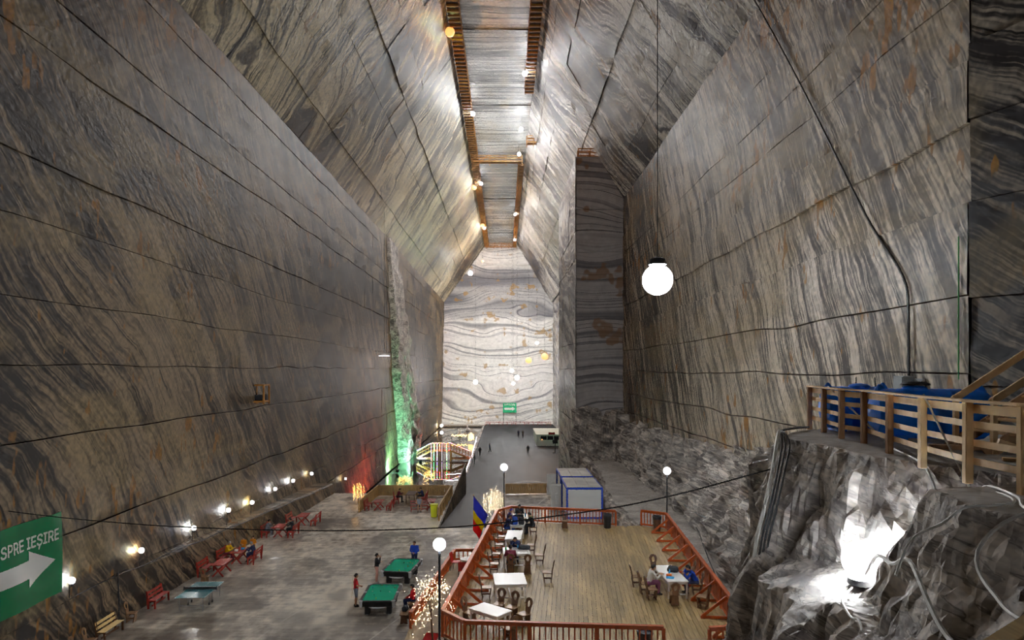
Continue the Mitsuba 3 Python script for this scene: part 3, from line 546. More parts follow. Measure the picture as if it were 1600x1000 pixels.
# the lower terrace on its left
ter = [(-4.0, 26.5), (-3.95, 28.3), (-2.85, 38.55), (-.98, 38.6), (-2.33, 25.2), (-2.6, 22), (-4.2, 22)]
key = numbered('terrace'); lab(key, 'low beige terrace left of the timber deck', 'terrace')
put(key + '__floor', extr(Polygon(ter), .14, T().translate([0, 0, TZ - .14])), 'terrace_floor')
put(key + '__skirt', cat(bar([-3.97, 22, TZ / 2 - .08], [-3.92, 28.3, TZ / 2 - .08], .05, TZ - .16), bar([-3.92, 28.3, TZ / 2 - .08], [-2.86, 38.5, TZ / 2 - .08], .05, TZ - .16), bar([-2.86, 38.52, TZ / 2 - .08], [-1.0, 38.52, TZ / 2 - .08], .05, TZ - .16)), 'red_panel')
railing('low red railing along the left edge of the terrace', [(-3.9, 28.4), (-2.8, 38.45)], TZ, .68, baluster=.16)
railing('low red railing across the far end of the terrace', [(-2.8, 38.45), (-1.1, 38.5)], TZ, .68, baluster=.22)
# ------------------------------------------------------------------ furniture
def oval_back(w, h, hole=True):
    a = np.linspace(0, np.pi, 13); top = [(w / 2 * math.cos(t), h - w / 2 + w / 2 * math.sin(t)) for t in a]
    p = Polygon(top + [(-w * .36, h * .45), (-w * .30, 0), (w * .30, 0), (w * .36, h * .45)])
    if hole: t = np.linspace(0, 2 * np.pi, 17)[:-1]; p = p.difference(Polygon([(w * .2 * math.cos(x), h * .62 + h * .21 * math.sin(x)) for x in t]))
    return p
def slab_leg(top, bot, h):
    return Polygon([(-top / 2, h), (top / 2, h), (bot * .42, h * .55), (bot / 2, 0), (bot * .2, 0), (0, h * .14), (-bot * .2, 0), (-bot / 2, 0), (-bot * .42, h * .55)])
def chair_proto(wood='dark_wood', seat='seat_wood'):
    P = Proto()
    P.add('seat', cbox(0, .02, .445, .42, .42, .04, .01), seat)
    for s in (1, -1):
        leg = xf(extr(slab_leg(.26, .34, .43), .035), T().translate([0, s * .15, 0]).rotate([1, 0, 0], 90 - s * 0).rotate([1, 0, 0], -s * 9))
        leg = (leg[0] + [0, -.02 if s > 0 else .04, 0], leg[1]); leg = (leg[0] * [1, 1, 1] + [0, s * .03, 0], leg[1]); leg[0][:, 2] -= leg[0][:, 2].min(); P.add('leg', leg, wood)
    P.add('stretcher', bar([0, -.17, .17], [0, .2, .17], .05, .07), wood)
    P.add('backrest', xf(extr(oval_back(.38, .62), .035), T().translate([0, -.17, .40]).rotate([1, 0, 0], 90 + 13)), wood)
    return P
CH = chair_proto()
def table_proto(w, l, h=.76):
    P = Proto(); P.add('top', cbox(0, 0, h - .025, w, l, .05, .008), 'white_paint')
    for x in (-1, 1):
        for y in (-1, 1): P.add('leg', cbox(x * (w / 2 - .07), y * (l / 2 - .07), (h - .05) / 2, .07, .07, h - .05, .006), 'white_paint')
    for x in (-1, 1): P.add('apron', bar([x * (w / 2 - .07), -l / 2 + .1, h - .1], [x * (w / 2 - .07), l / 2 - .1, h - .1], .03, .1), 'white_paint')
    for y in (-1, 1): P.add('apron', bar([-w / 2 + .1, y * (l / 2 - .07), h - .1], [w / 2 - .1, y * (l / 2 - .07), h - .1], .03, .1), 'white_paint')
    for y in (-1, 1): P.add('stretcher', bar([-w / 2 + .1, y * (l / 2 - .07), .18], [w / 2 - .1, y * (l / 2 - .07), .18], .04, .05), 'white_paint')
    P.add('stretcher', bar([0, -l / 2 + .07, .18], [0, l / 2 - .07, .18], .05, .04), 'white_paint'); return P
for w, l, x, y, rz, lb in [(.88, 1.44, -.53, 25.8, 50, 'white deck table set askew in the near left corner'), (1.38, 1.65, .23, 29.6, 4, 'broad bare white table, second from the near railing'), (1.33, 1.25, .6, 34.2, 2, 'white table with a dark bag, where a person in maroon sits'),
                           (.86, 2.1, .53, 37.5, -5, 'long empty white table between the maroon sitter and the group'), (.85, 1.5, .8, 40.35, -5, 'white table with two backpacks among the seated group'), (.95, 1.5, .98, 42.2, -5, 'farthest white table at the corner of the far railing, with bottles'),
                           (.92, 2.45, 7.37, 30.4, 3, 'white table by the right railing with food, bag and two sitters')]:
    table_proto(w, l).put('deck_table', place(x, y, DZ, rz), lb, 'table')
west, east, south = 'dark carved chair on the railing side of the left tables, facing the deck', '', ''
chairs = [(-.78, 29.4, 1, 0, 'dark chair with pale seat at the left end of the broad bare table'), (-.5, 33.0, 1, 0, 'dark chair with pale seat left of the table with the dark bag, nearer one'), (-.42, 34.8, 1, -.1, 'dark chair left of the table with the dark bag, farther one'), (-.28, 36.6, 1, 0, 'chair on the railing side of the long empty table, nearer one'), (-.15, 38.4, 1, 0, 'chair on the railing side of the long empty table, farther one'),
          (.1, 40.2, 1, 0, 'chair under the man in navy sweater and jeans'), (.2, 41.9, 1, 0, 'chair under the purple hooded sitter'), (2.0, 31.6, -1, .05, 'lone dark chair facing left, nearest in the open deck'), (1.78, 34.55, -1, 0, 'lone dark chair facing left at the table with the dark bag'), (1.42, 36.5, -1, 0, 'dark chair on the open side of the long empty table'),
          (1.72, 40.7, -1, .1, 'chair under the sitter with the lime collar'), (.95, 43.45, 0, -1, 'chair at the far railing under the sitter facing the camera'), (.9, 41.2, 0, 1, 'chair under the sitter in a dark cap between the two far tables'), (.3, 33.0, 0, 1, 'chair with an oval hole under the maroon sitter'), (1.12, 32.9, 0, 1, 'empty chair with an oval hole, right of the maroon sitter'),
          (-.2, 27.3, -.35, -.94, 'leftmost of three oval backed chairs behind the askew table'), (.3, 26.95, -.5, -.87, 'middle of three oval backed chairs behind the askew table'), (.75, 26.2, -.75, -.66, 'rightmost of three oval backed chairs behind the askew table'), (-1.35, 26.35, .8, -.6, 'dark chair squeezed between the askew table and the left railing'), (.18, 24.75, -.6, .8, 'dark chair at the near end of the askew table behind the front railing'),
          (3.75, 42.35, 0, -1, 'dark chair alone against the far railing'), (6.0, 30.95, 1, 0, 'dark chair left of the right table, farthest of three'), (6.16, 29.95, 1, .1, 'dark chair left of the right table, middle of three'), (6.3, 29.2, 1, .12, 'dark chair left of the right table, nearest of three'), (7.1, 32.3, 0, -1, 'oval backed chair at the far end of the right table'),
          (7.1, 28.55, .02, 1, 'oval backed chair at the near end of the right table, back to the camera'), (8.5, 31.5, -1, 0, 'dark chair behind the man in blue, farther one'), (8.42, 29.9, -1, .05, 'dark chair under the man in the blue jacket'), (8.2, 28.2, -.8, .6, 'dark chair turned aside near the right railing')]
for x, y, fx, fy, lb in chairs: CH.put('carved_chair', place(x, y, DZ, face(fx, fy)), lb, 'chair')
# things on the deck tables
def bag(name, x, y, z, sx, sy, sz, rz, m, lb, c='bag'):
    h = m3.Manifold.batch_hull([m3.Manifold.sphere(min(sx, sy, sz) * .3, 12).translate((a * (sx / 2 - min(sx, sy, sz) * .3), b * (sy / 2 - min(sx, sy, sz) * .3) , (.3 if q == 0 else .7) * sz + (0 if q == 0 else .0))) for a in (-1, 1) for b in (-1, 1) for q in (0, 1)])
    key = numbered(name); lab(key, lb, c); v, f = man(h); v[:, 2] = (v[:, 2] - v[:, 2].min()) / np.ptp(v[:, 2]) * sz; v[:, :2] *= (1 - .25 * (v[:, 2:] / sz) ** 2)
    put(key + '__body', (v, f), m, 40, place(x, y, z, rz)); put(key + '__pocket', cbox(0, -sy * .45, sz * .35, sx * .6, sy * .2, sz * .4, .02), m, False, place(x, y, z, rz))
    put(key + '__strap', tube([(-sx * .2, sy * .3, sz * .8), (-sx * .22, sy * .5, sz * .6), (-sx * .2, sy * .52, sz * .2)], .02, 5), m, False, place(x, y, z, rz))
TT = DZ + .76
bag('backpack', .62, 39.95, TT, .34, .24, .46, 10, 'bag_blue', 'blue backpack standing on the table of the seated group'); bag('backpack', 1.0, 40.0, TT, .36, .26, .40, -8, 'bag_black', 'black backpack beside the blue one on the table')
bag('bag', 1.0, 34.45, TT, .62, .3, .2, -12, 'bag_black', 'dark bag lying on the table of the maroon sitter'); bag('bag', 7.55, 30.6, TT, .5, .34, .26, -25, 'bag_black', 'black bag on the right table')
def bottle(x, y, z, m, lb, h=.26):
    single('bottle', lathe([(.035, 0), (.038, .02), (.038, h * .6), (.014, h * .8), (.014, h)], 10), m, lb, 'bottle', smooth=True, tw=place(x, y, z))
bottle(.08, 34.0, TT, 'green_glass', 'green bottle on the left of the maroon sitter’s table'); bottle(.72, 41.95, TT, 'cyan_pack', 'pale blue bottle on the farthest table, left one'); bottle(1.3, 42.1, TT, 'cyan_pack', 'pale blue bottle on the farthest table, right one', .3); bottle(7.33, 30.3, TT, 'cyan_pack', 'small blue bottle beside the black bag on the right table', .22)
bottle(.68, 34.65, TT, 'cyan_pack', 'blue bottle next to the dark bag of the maroon sitter', .22)
single('cup', lathe([(.03, 0), (.045, .14)], 10), 'paper_white', 'white cup at the right edge of the maroon sitter’s table', 'cup', tw=place(1.18, 33.75, TT)); single('food_pack', cbox(0, 0, .05, .24, .16, .1, .03), 'orange_food', 'orange food pack on the right table', 'food pack', tw=place(7.22, 29.95, TT, 20)); single('food_pack', cbox(0, 0, .03, .34, .2, .06, .02), 'cyan_pack', 'blue food pack at the near end of the right table', 'food pack', tw=place(7.2, 29.65, TT, -10)); single('food_pack', cbox(0, 0, .05, .2, .16, .1, .03), 'paper_white', 'pale food box on the right table by the man in white', 'food pack', tw=place(6.98, 30.2, TT, 15))
for x, y, lb in [(.75, 42.5, 'white plate on the farthest table, left one'), (1.2, 42.6, 'white plate on the farthest table, right one')]: single('plate', lathe([(.06, 0), (.11, .015), (.12, .02)], 14), 'paper_white', lb, 'plate', tw=place(x, y, TT))
# bins
def bin_(name, x, y, z, h, r, m, lid, lb, liner=True):
    key = numbered(name); lab(key, lb, 'bin'); put(key + '__body', lathe([(r * .82, 0), (r * .86, .03), (r, h * .9), (r * 1.04, h * .92), (r * 1.04, h), (r * .95, h), (r * .93, h * .9)], 14, (x, y, z)), m, 40)
    if liner: put(key + '__liner', lathe([(r * 1.07, h * .8), (r * 1.1, h * .86), (r * 1.08, h * 1.01), (r * .9, h * 1.02), (r * .8, h * .8)], 14, (x, y, z)), lid, 40)
bin_('bin', 6.4, 42.35, DZ, .85, .24, 'black_plastic', 'bag_black', 'black bin with a dark liner at the right end of the far railing'); bin_('bin', 9.3, 41.6, DZ, .9, .25, 'timber_dark', 'bag_black', 'dark bin in the far right deck corner'); bin_('bin', 5.0, 24.3, DZ, .5, .27, 'black_plastic', 'bag_black', 'black bin just behind the front railing near the gate')
# terrace chairs and table
def plastic_chair(key, x, y, z, rz, lb):
    P = Proto(); P.add('seat', cbox(0, 0, .44, .44, .44, .03, .012), 'red_plastic'); P.add('backrest', xf(cbox(0, 0, .25, .42, .03, .5, .012), T().translate([0, -.22, .44]).rotate([1, 0, 0], 10)), 'red_plastic')
    for a in (-1, 1):
        for b in (-1, 1): P.add('leg', tube([(a * .19, b * .19, .43), (a * .23, b * .24, 0)], .013, 6), 'black_steel')
    P.put('plastic_chair', place(x, y, z, rz), lb, 'chair')
plastic_chair('', -2.6, 36.7, TZ, face(1, -.3), 'red plastic chair beside the round white terrace table'); plastic_chair('', -2.15, 35.2, TZ, face(0, 1), 'red plastic chair nearer than the round terrace table')
key = numbered('round_table'); lab(key, 'small round white table on the terrace', 'table'); put(key + '__top', lathe([(.38, .70), (.4, .71), (.4, .73)], 20, (-1.95, 36.25, TZ)), 'white_paint')
for k in range(3): a = k * 2.1; put(key + '__leg' + ('' if k == 0 else f'_{k:03d}'), tube([(-1.95 + .1 * math.cos(a), 36.25 + .1 * math.sin(a), TZ + .7), (-1.95 + .32 * math.cos(a), 36.25 + .32 * math.sin(a), TZ)], .016, 6), 'alu')
single('door_mat', cbox(0, 0, .015, .55, .9, .03, .006), 'red_mat', 'red mat on the near end of the terrace', 'mat', tw=place(-2.95, 27.4, TZ, -6))
# benches and chairs by the left wall
def bench_proto(wood, slats, L=1.6):
    P = Proto()
    for x in (-1, 1):
        P.add('side', xf(extr(Polygon([(-.2, 0), (-.12, 0), (-.10, .38), (.14, .38), (.16, 0), (.24, 0), (.24, .44), (-.10, .44), (-.2, .92), (-.28, .92)]), .05), T().translate([x * (L / 2 - .06) - .025, 0, 0]).rotate([0, 0, 1], 90).rotate([1, 0, 0], 90)), wood)
    for k in range(3): P.add('seat_slat', cbox(0, -.08 + k * .125, .455, L, .11, .03, .008), slats)
    for k in range(2): P.add('back_slat', bar([-L / 2, -.155 - k * .05, .62 + k * .2], [L / 2, -.155 - k * .05, .62 + k * .2], .03, .13, up=(0, -.2, 1)), slats)
    P.add('stretcher', bar([-L / 2 + .1, .03, .16], [L / 2 - .1, .03, .16], .05, .08), wood); return P
BR = bench_proto('picnic_red', 'picnic_red', 1.55); BY = bench_proto('dark_wood', 'slat_yellow', 1.6)
BY.put('slatted_bench', place(-18.55, 32.1, 0, face(1, 0)), 'bench with pale yellow slats and dark ends against the left wall', 'bench')
BR.put('red_bench', place(-18.45, 36.4, 0, face(1, 0)), 'red bench alone against the left wall beyond the yellow slatted bench', 'bench')
for x, y, lb in [(-18.45, 29.5, 'brown oval backed chair nearest the camera by the left wall'), (-18.5, 30.5, 'brown oval backed chair next to the yellow slatted bench, nearer side'), (-18.5, 33.9, 'brown oval backed chair between the yellow bench and the red bench'), (-17.5, 39.9, 'brown chair at the near end of the nearest picnic table')]:
    CH.put('carved_chair', place(x, y, 0, face(1, .05) if y < 38 else face(0, 1)), lb, 'chair', swap={'dark_wood': 'seat_wood'})
def picnic_proto(L=1.55, W=.8):
    P = Proto()
    for k in range(5): P.add('plank', cbox(-W / 2 + W * (k + .5) / 5, 0, .745, W / 5 - .012, L, .03, .006), 'picnic_red')
    for y in (-1, 1):
        yy = y * (L / 2 - .2)
        P.add('leg', bar([-.32, yy, 0], [.32, yy, .72], .05, .09), 'picnic_red'); P.add('leg', bar([.32, yy + .05, 0], [-.32, yy + .05, .72], .05, .09), 'picnic_red')
        P.add('batten', bar([-W / 2 + .04, yy, .71], [W / 2 - .04, yy, .71], .05, .05), 'picnic_red')
    P.add('beam', bar([0, -L / 2 + .2, .36], [0, L / 2 - .2, .36], .05, .08), 'picnic_red'); return P
PT_ = picnic_proto()
sets = [(-17.3, 41.8, 'nearest picnic table, empty', 'nearest picnic table', (1, 0)), (-17.25, 44.5, 'picnic table of the person in yellow', 'table of the person in yellow', (1, 1)), (-16.9, 51.5, 'picnic table of the grey jacketed man', 'table of the grey jacketed man', (1, 1)), (-16.3, 55.4, 'empty picnic table farthest along the left wall', 'farthest picnic table along the left wall', (1, 1)),
        (-11.25, 61.3, 'empty picnic table inside the wooden fence', 'empty picnic table inside the fence', (1, 1)), (-6.6, 61.6, 'picnic table next to the man in a tank top', 'picnic table beside the tank top man', (0, 0))]
for x, y, lb, of, (l, rr) in sets:
    PT_.put('picnic_table', place(x, y, 0, 0), 'red wooden ' + lb, 'table')
    if l: BR.put('red_bench', place(x - .98, y, 0, face(1, 0)), f'red bench on the wall side of the {of}', 'bench')
    if rr: BR.put('red_bench', place(x + 1.0, y, 0, face(-1, 0)), f'red bench on the open side of the {of}', 'bench')
BR.put('red_bench', place(-10.2, 64.4, 0, face(1, .2)), 'red bench at the dark table inside the fence', 'bench'); BR.put('red_bench', place(-7.55, 60.6, 0, face(.2, -1)), 'red bench under the man in a tank top', 'bench'); BR.put('red_bench', place(-7.6, 65.0, 0, face(-1, 0)), 'red bench at the right side of the dark table inside the fence', 'bench')
key = numbered('dark_table'); lab(key, 'dark long table inside the wooden fence', 'table'); put(key + '__top', cbox(-8.85, 65.2, .74, .9, 2.2, .05, .01), 'timber_dark')
for k, (a, b) in enumerate(((-1, -1), (1, -1), (-1, 1), (1, 1))): put(key + '__leg' + ('' if k == 0 else f'_{k:03d}'), cbox(-8.85 + a * .38, 65.2 + b * 1., .36, .07, .07, .72, .006), 'timber_dark')
for x, y, m, lb in [(-17.35, 44.2, 'paper_white', 'white food box on the picnic table of the person in yellow'), (-17.1, 44.65, 'cyan_pack', 'blue food pack on the picnic table of the person in yellow')]: single('food_pack', cbox(0, 0, .06, .22, .18, .12, .03), m, lb, 'food pack', tw=place(x, y, .762))
bottle(-17.4, 44.85, .762, 'red_plastic', 'small red bottle on the picnic table of the person in yellow', .2)
# benches outside the terrace
for x, y, lb in [(-4.95, 34.0, 'low brown bench with a black bag outside the terrace'), (-4.75, 35.5, 'low brown bench outside the terrace under a sitter')]:
    key = numbered('low_bench'); lab(key, lb, 'bench'); put(key + '__seat', cbox(x, y, .45, .42, .95, .05, .01), 'seat_wood')
    for k, s in enumerate((-1, 1)): put(key + '__leg' + ('' if k == 0 else f'_{k:03d}'), xf(extr(slab_leg(.3, .36, .43), .04), T().translate([x, y + s * .35, 0]).rotate([1, 0, 0], 90)), 'dark_wood')
bag('bag', -4.95, 34.1, .475, .4, .26, .26, 80, 'bag_black', 'black bag lying on the low brown bench')
# table tennis table
P = Proto(); hx, hy = .7625, 1.37
for s, n_ in ((-1, 'near'), (1, 'far')):
    P.add('half', cbox(0, s * hy / 2, .75, 2 * hx, hy - .01, .025, .004), 'green_table'); P.add('edge_line', cat(box(-hx + .01, s * hy / 2, .764, .02, hy - .012, .003), box(hx - .01, s * hy / 2, .764, .02, hy - .012, .003), box(0, s * (hy - .012), .764, 2 * hx, .02, .003), box(0, s * hy / 2, .764, .006, hy - .03, .003)), 'white_paint')
    for a in (-1, 1):
        P.add('leg', tube([(a * .6, s * 1.15, .74), (a * .6, s * 1.15, 0)], .018, 6), 'alu'); P.add('leg', tube([(a * .55, s * .22, .74), (a * .55, s * .22, .1)], .018, 6), 'alu')
        P.add('wheel', xf(lathe([(.02, -.025), (.075, -.02), (.075, .02), (.02, .025)], 12), T().translate([a * .55, s * .22, .076]).rotate([0, 1, 0], 90)), 'rubber', 40)
    P.add('crossbar', bar([-.6, s * 1.15, .3], [.6, s * 1.15, .3], .03, .03), 'alu')
P.add('net', box(0, 0, .84, 1.7, .006, .14), 'black_plastic', kind='stuff'); P.add('net_tape', box(0, 0, .912, 1.7, .01, .018), 'white_paint')
for a in (-1, 1): P.add('net_post', tube([(a * .86, 0, .72), (a * .86, 0, .93)], .022, 6), 'black_steel')
P.put('table_tennis_table', place(-16.25, 36.5, 0, 2), 'dark blue green table tennis table with net on wheels near the left wall', 'table')
# pool tables
P = Proto(); fx, fy = .72, 1.24
P.add('felt', cbox(0, 0, .79, 2 * fx + .04, 2 * fy + .04, .03, .004), 'felt')
for s in (-1, 1):
    P.add('cushion', box(0, s * (fy + .03), .815, 2 * fx - .1, .05, .035), 'felt'); P.add('rail', cbox(0, s * (fy + .12), .80, 2 * fx - .02, .15, .085, .02), 'black_plastic')
    for t in (-1, 1):
        P.add('cushion', box(s * (fx + .03), t * fy / 2, .815, .05, fy - .16, .035), 'felt'); P.add('rail', cbox(s * (fx + .12), t * fy / 2, .80, .15, fy - .05, .085, .02), 'black_plastic')
    P.add('side_pocket', cbox(s * (fx + .13), 0, .805, .17, .16, .09, .02), 'chrome')
    for t in (-1, 1): P.add('corner_cap', m := man(m3.Manifold.batch_hull([m3.Manifold.cylinder(.30 if k else .12, .09 - .02 * k, .11 - .02 * k, 14).translate((s * (fx + .1), t * (fy + .1), .84 - .0 - (.12 if not k else .34))) for k in (0, 1)])), 'chrome', 40); P.add('pocket', lathe([(.055, .839), (.055, .845)], 12, (s * (fx + .04), t * (fy + .04), 0)), 'black_plastic')
P.add('cabinet', man(m3.Manifold.hull_points(np.array([(a * (fx + .17 - q), b * (fy + .17 - q), z) for a in (-1, 1) for b in (-1, 1) for z, q in ((.76, 0), (.52, .1))]))), 'black_plastic')
for s in (-1, 1):
    a = np.linspace(0, np.pi, 12); P.add('ball_return', xf(extr(Polygon([(.42 * math.cos(t), -.09 * math.sin(t)) for t in a]), .03), T().translate([0, s * (fy + .1) + .015, .52]).rotate([1, 0, 0], 90)), 'chrome')
    for t in (-1, 1):
        P.add('leg', man(m3.Manifold.hull_points(np.array([(s * .55 + a * (.13 if z else .09), t * .92 + b * (.13 if z else .09), z) for a in (-1, 1) for b in (-1, 1) for z in (.06, .55)]))), 'black_plastic'); P.add('foot', lathe([(.08, 0), (.08, .03), (.05, .07)], 10, (s * .55, t * .92, 0)), 'chrome')
ptabs = [((-6.45, 35.85, 1), 'nearer pool table with green felt and black chromed rails'), ((-6.1, 40.85, -7), 'farther pool table with green felt and black chromed rails')]
for (x, y, rz), lb in ptabs: P.put('pool_table', place(x, y, 0, rz), lb, 'table')
BALL = mikit.ply(ball(np.zeros(3), .0286, 1), 'lamp_glass', smooth=True)
for k, c in dict(ball_red='#c8321a', ball_orange='#e0761c', ball_yellow='#e8c41a', ball_blue='#1c2f9a', ball_black='#141414', ball_green='#3c9a50', ball_white='#ece8dc').items(): mat(k, c, .15, spec=.6)
spots = [(0, -.15, 1.15, 'orange', 'at the far cushion'), (0, -.58, .75, 'blue', 'near the far left corner'), (0, .1, 1.0, 'blue', 'near the far cushion'), (0, -.5, .15, 'white', 'near the left side pocket'), (0, -.08, .2, 'black', 'in the middle'), (0, .05, .6, 'green', 'just beyond the middle'), (0, .58, .75, 'red', 'near the far right corner'), (0, .42, .05, 'white', 'near the right side pocket'), (0, -.3, -.45, 'black', 'near the front left'), (0, -.12, -.95, 'yellow', 'at the near cushion'),
         (1, -.05, .55, 'black', 'left of the far group'), (1, .2, .45, 'white', 'in the far group'), (1, .33, .62, 'yellow', 'in the far right group'), (1, .52, .4, 'orange', 'at the right cushion'), (1, .58, .95, 'white', 'in the far right corner'), (1, .4, -.2, 'orange', 'right of the middle'), (1, .35, -.65, 'blue', 'near the right front'), (1, -.55, -.5, 'green', 'near the left cushion'), (1, .12, -1.1, 'yellow', 'at the near cushion')]
for w, x, y, c, l in spots:
    (tx, ty, rz), _ = ptabs[w]; a = math.radians(rz); key = numbered('billiard_ball')
    scene[key] = {**BALL, 'bsdf': {'type': 'ref', 'id': 'ball_' + c}, 'to_world': place(tx + x * math.cos(a) - y * math.sin(a), ty + x * math.sin(a) + y * math.cos(a), .8336)}
    lab(key, f'{c} ball {l} of the {("nearer", "farther")[w]} pool table', 'billiard ball')
# ------------------------------------------------------------------ people
M3 = m3.Manifold
def sph(c, r, n=12): return M3.sphere(float(r), n).translate(tuple(float(x) for x in c))
def hull(*cr): return M3.batch_hull([sph(c, r) for c, r in cr])
V3 = lambda *x: np.array(x, float)
def rotx(p, a, o): p = np.asarray(p, float) - o; c, s = math.cos(a), math.sin(a); return V3(p[0], p[1] * c - p[2] * s, p[1] * s + p[2] * c) + o
def joints(kind):
    """Joint positions of a 1.74 m figure looking along +y."""
    J = dict(pel=V3(0, 0, .95), wai=V3(0, .01, 1.10), che=V3(0, .0, 1.30), nec=V3(0, .0, 1.47), hea=V3(0, .03, 1.62))
    for n, s in (('l', -1), ('r', 1)):
        J.update({n + 'sh': V3(s * .19, 0, 1.41), n + 'el': V3(s * .25, -.02, 1.13), n + 'wr': V3(s * .26, .08, .90), n + 'hip': V3(s * .09, 0, .92), n + 'kn': V3(s * .10, .03, .50), n + 'an': V3(s * .10, -.02, .09)})
    up = ['wai', 'che', 'nec', 'hea', 'lsh', 'rsh', 'lel', 'rel', 'lwr', 'rwr']
    def arm(n, el, wr): J[n + 'el'], J[n + 'wr'] = V3(*el), V3(*wr)
    if kind == 'thinking': arm('l', (-.24, .12, 1.18), (.02, .24, 1.24)); arm('r', (.22, .14, 1.20), (.05, .20, 1.46))
    if kind == 'waiting': arm('l', (-.26, .03, 1.14), (-.08, .22, 1.06)); arm('r', (.26, .03, 1.14), (.06, .24, 1.08))
    if kind == 'walking':
        J['lkn'], J['lan'] = V3(-.1, .18, .53), V3(-.1, .26, .10); J['rkn'], J['ran'] = V3(.1, .04, .50), V3(.1, -.22, .14); arm('l', (-.25, -.12, 1.15), (-.25, -.05, .92)); arm('r', (.25, .06, 1.14), (.24, .22, .98))
    if kind == 'bending':
        o = J['pel'].copy()
        for k in up: J[k] = rotx(J[k], -1.15, o)
        arm('l', J['lsh'] + V3(-.03, .06, -.28), J['lsh'] + V3(0, .22, -.48)); arm('r', J['rsh'] + V3(.03, .06, -.28), J['rsh'] + V3(0, .22, -.48))
    if kind.startswith('sit'):
        dz = -.40
        for k in list(J): J[k] = J[k] + V3(0, 0, dz)
        for n, s in (('l', -1), ('r', 1)): J[n + 'kn'] = V3(s * .12, .44, .52); J[n + 'an'] = V3(s * .13, .40, .09)
        o = J['pel'].copy(); lean = {'sit_table': -.32, 'sit_head': -.5, 'sit_rest': -.05}[kind]
        for k in up: J[k] = rotx(J[k], lean, o)
        if kind == 'sit_table': arm('l', J['lsh'] + V3(-.06, .16, -.24), V3(-.12, .50, .86)); arm('r', J['rsh'] + V3(.06, .16, -.24), V3(.10, .52, .86))
        if kind == 'sit_head': arm('l', J['lsh'] + V3(-.05, .2, -.22), V3(-.10, .52, .86)); arm('r', V3(.2, .46, .84), J['hea'] + V3(.09, .07, -.06))
        if kind == 'sit_rest': arm('l', J['lsh'] + V3(-.07, .06, -.26), V3(-.13, .34, .64)); arm('r', J['rsh'] + V3(.07, .06, -.26), V3(.13, .34, .64))
    return J
def hand(w, e, flip):
    d = w - e; d = d / np.linalg.norm(d); s = np.cross(d, [0, 0, 1.]); s = s / (np.linalg.norm(s) + 1e-9); u = np.cross(s, d)
    out = [hull((w, .026), (w + d * .035 + s * .028, .018), (w + d * .035 - s * .028, .018), (w + d * .085 + s * .03, .014), (w + d * .085 - s * .03, .014))]
    for k, L in enumerate((.062, .072, .068, .052)):
        b = w + d * .085 + s * (.033 - .022 * k) * flip; m = b + d * L * .55 - u * .008; t = m + d * L * .4 - u * .028
        out += [hull((b, .010), (m, .009)), hull((m, .009), (t, .008))]
    b = w + d * .03 + s * .034 * flip; m = b + d * .035 + s * .026 * flip; out += [hull((b, .013), (m, .011)), hull((m, .011), (m + d * .03 + s * .004 * flip - u * .01, .009))]
    return out
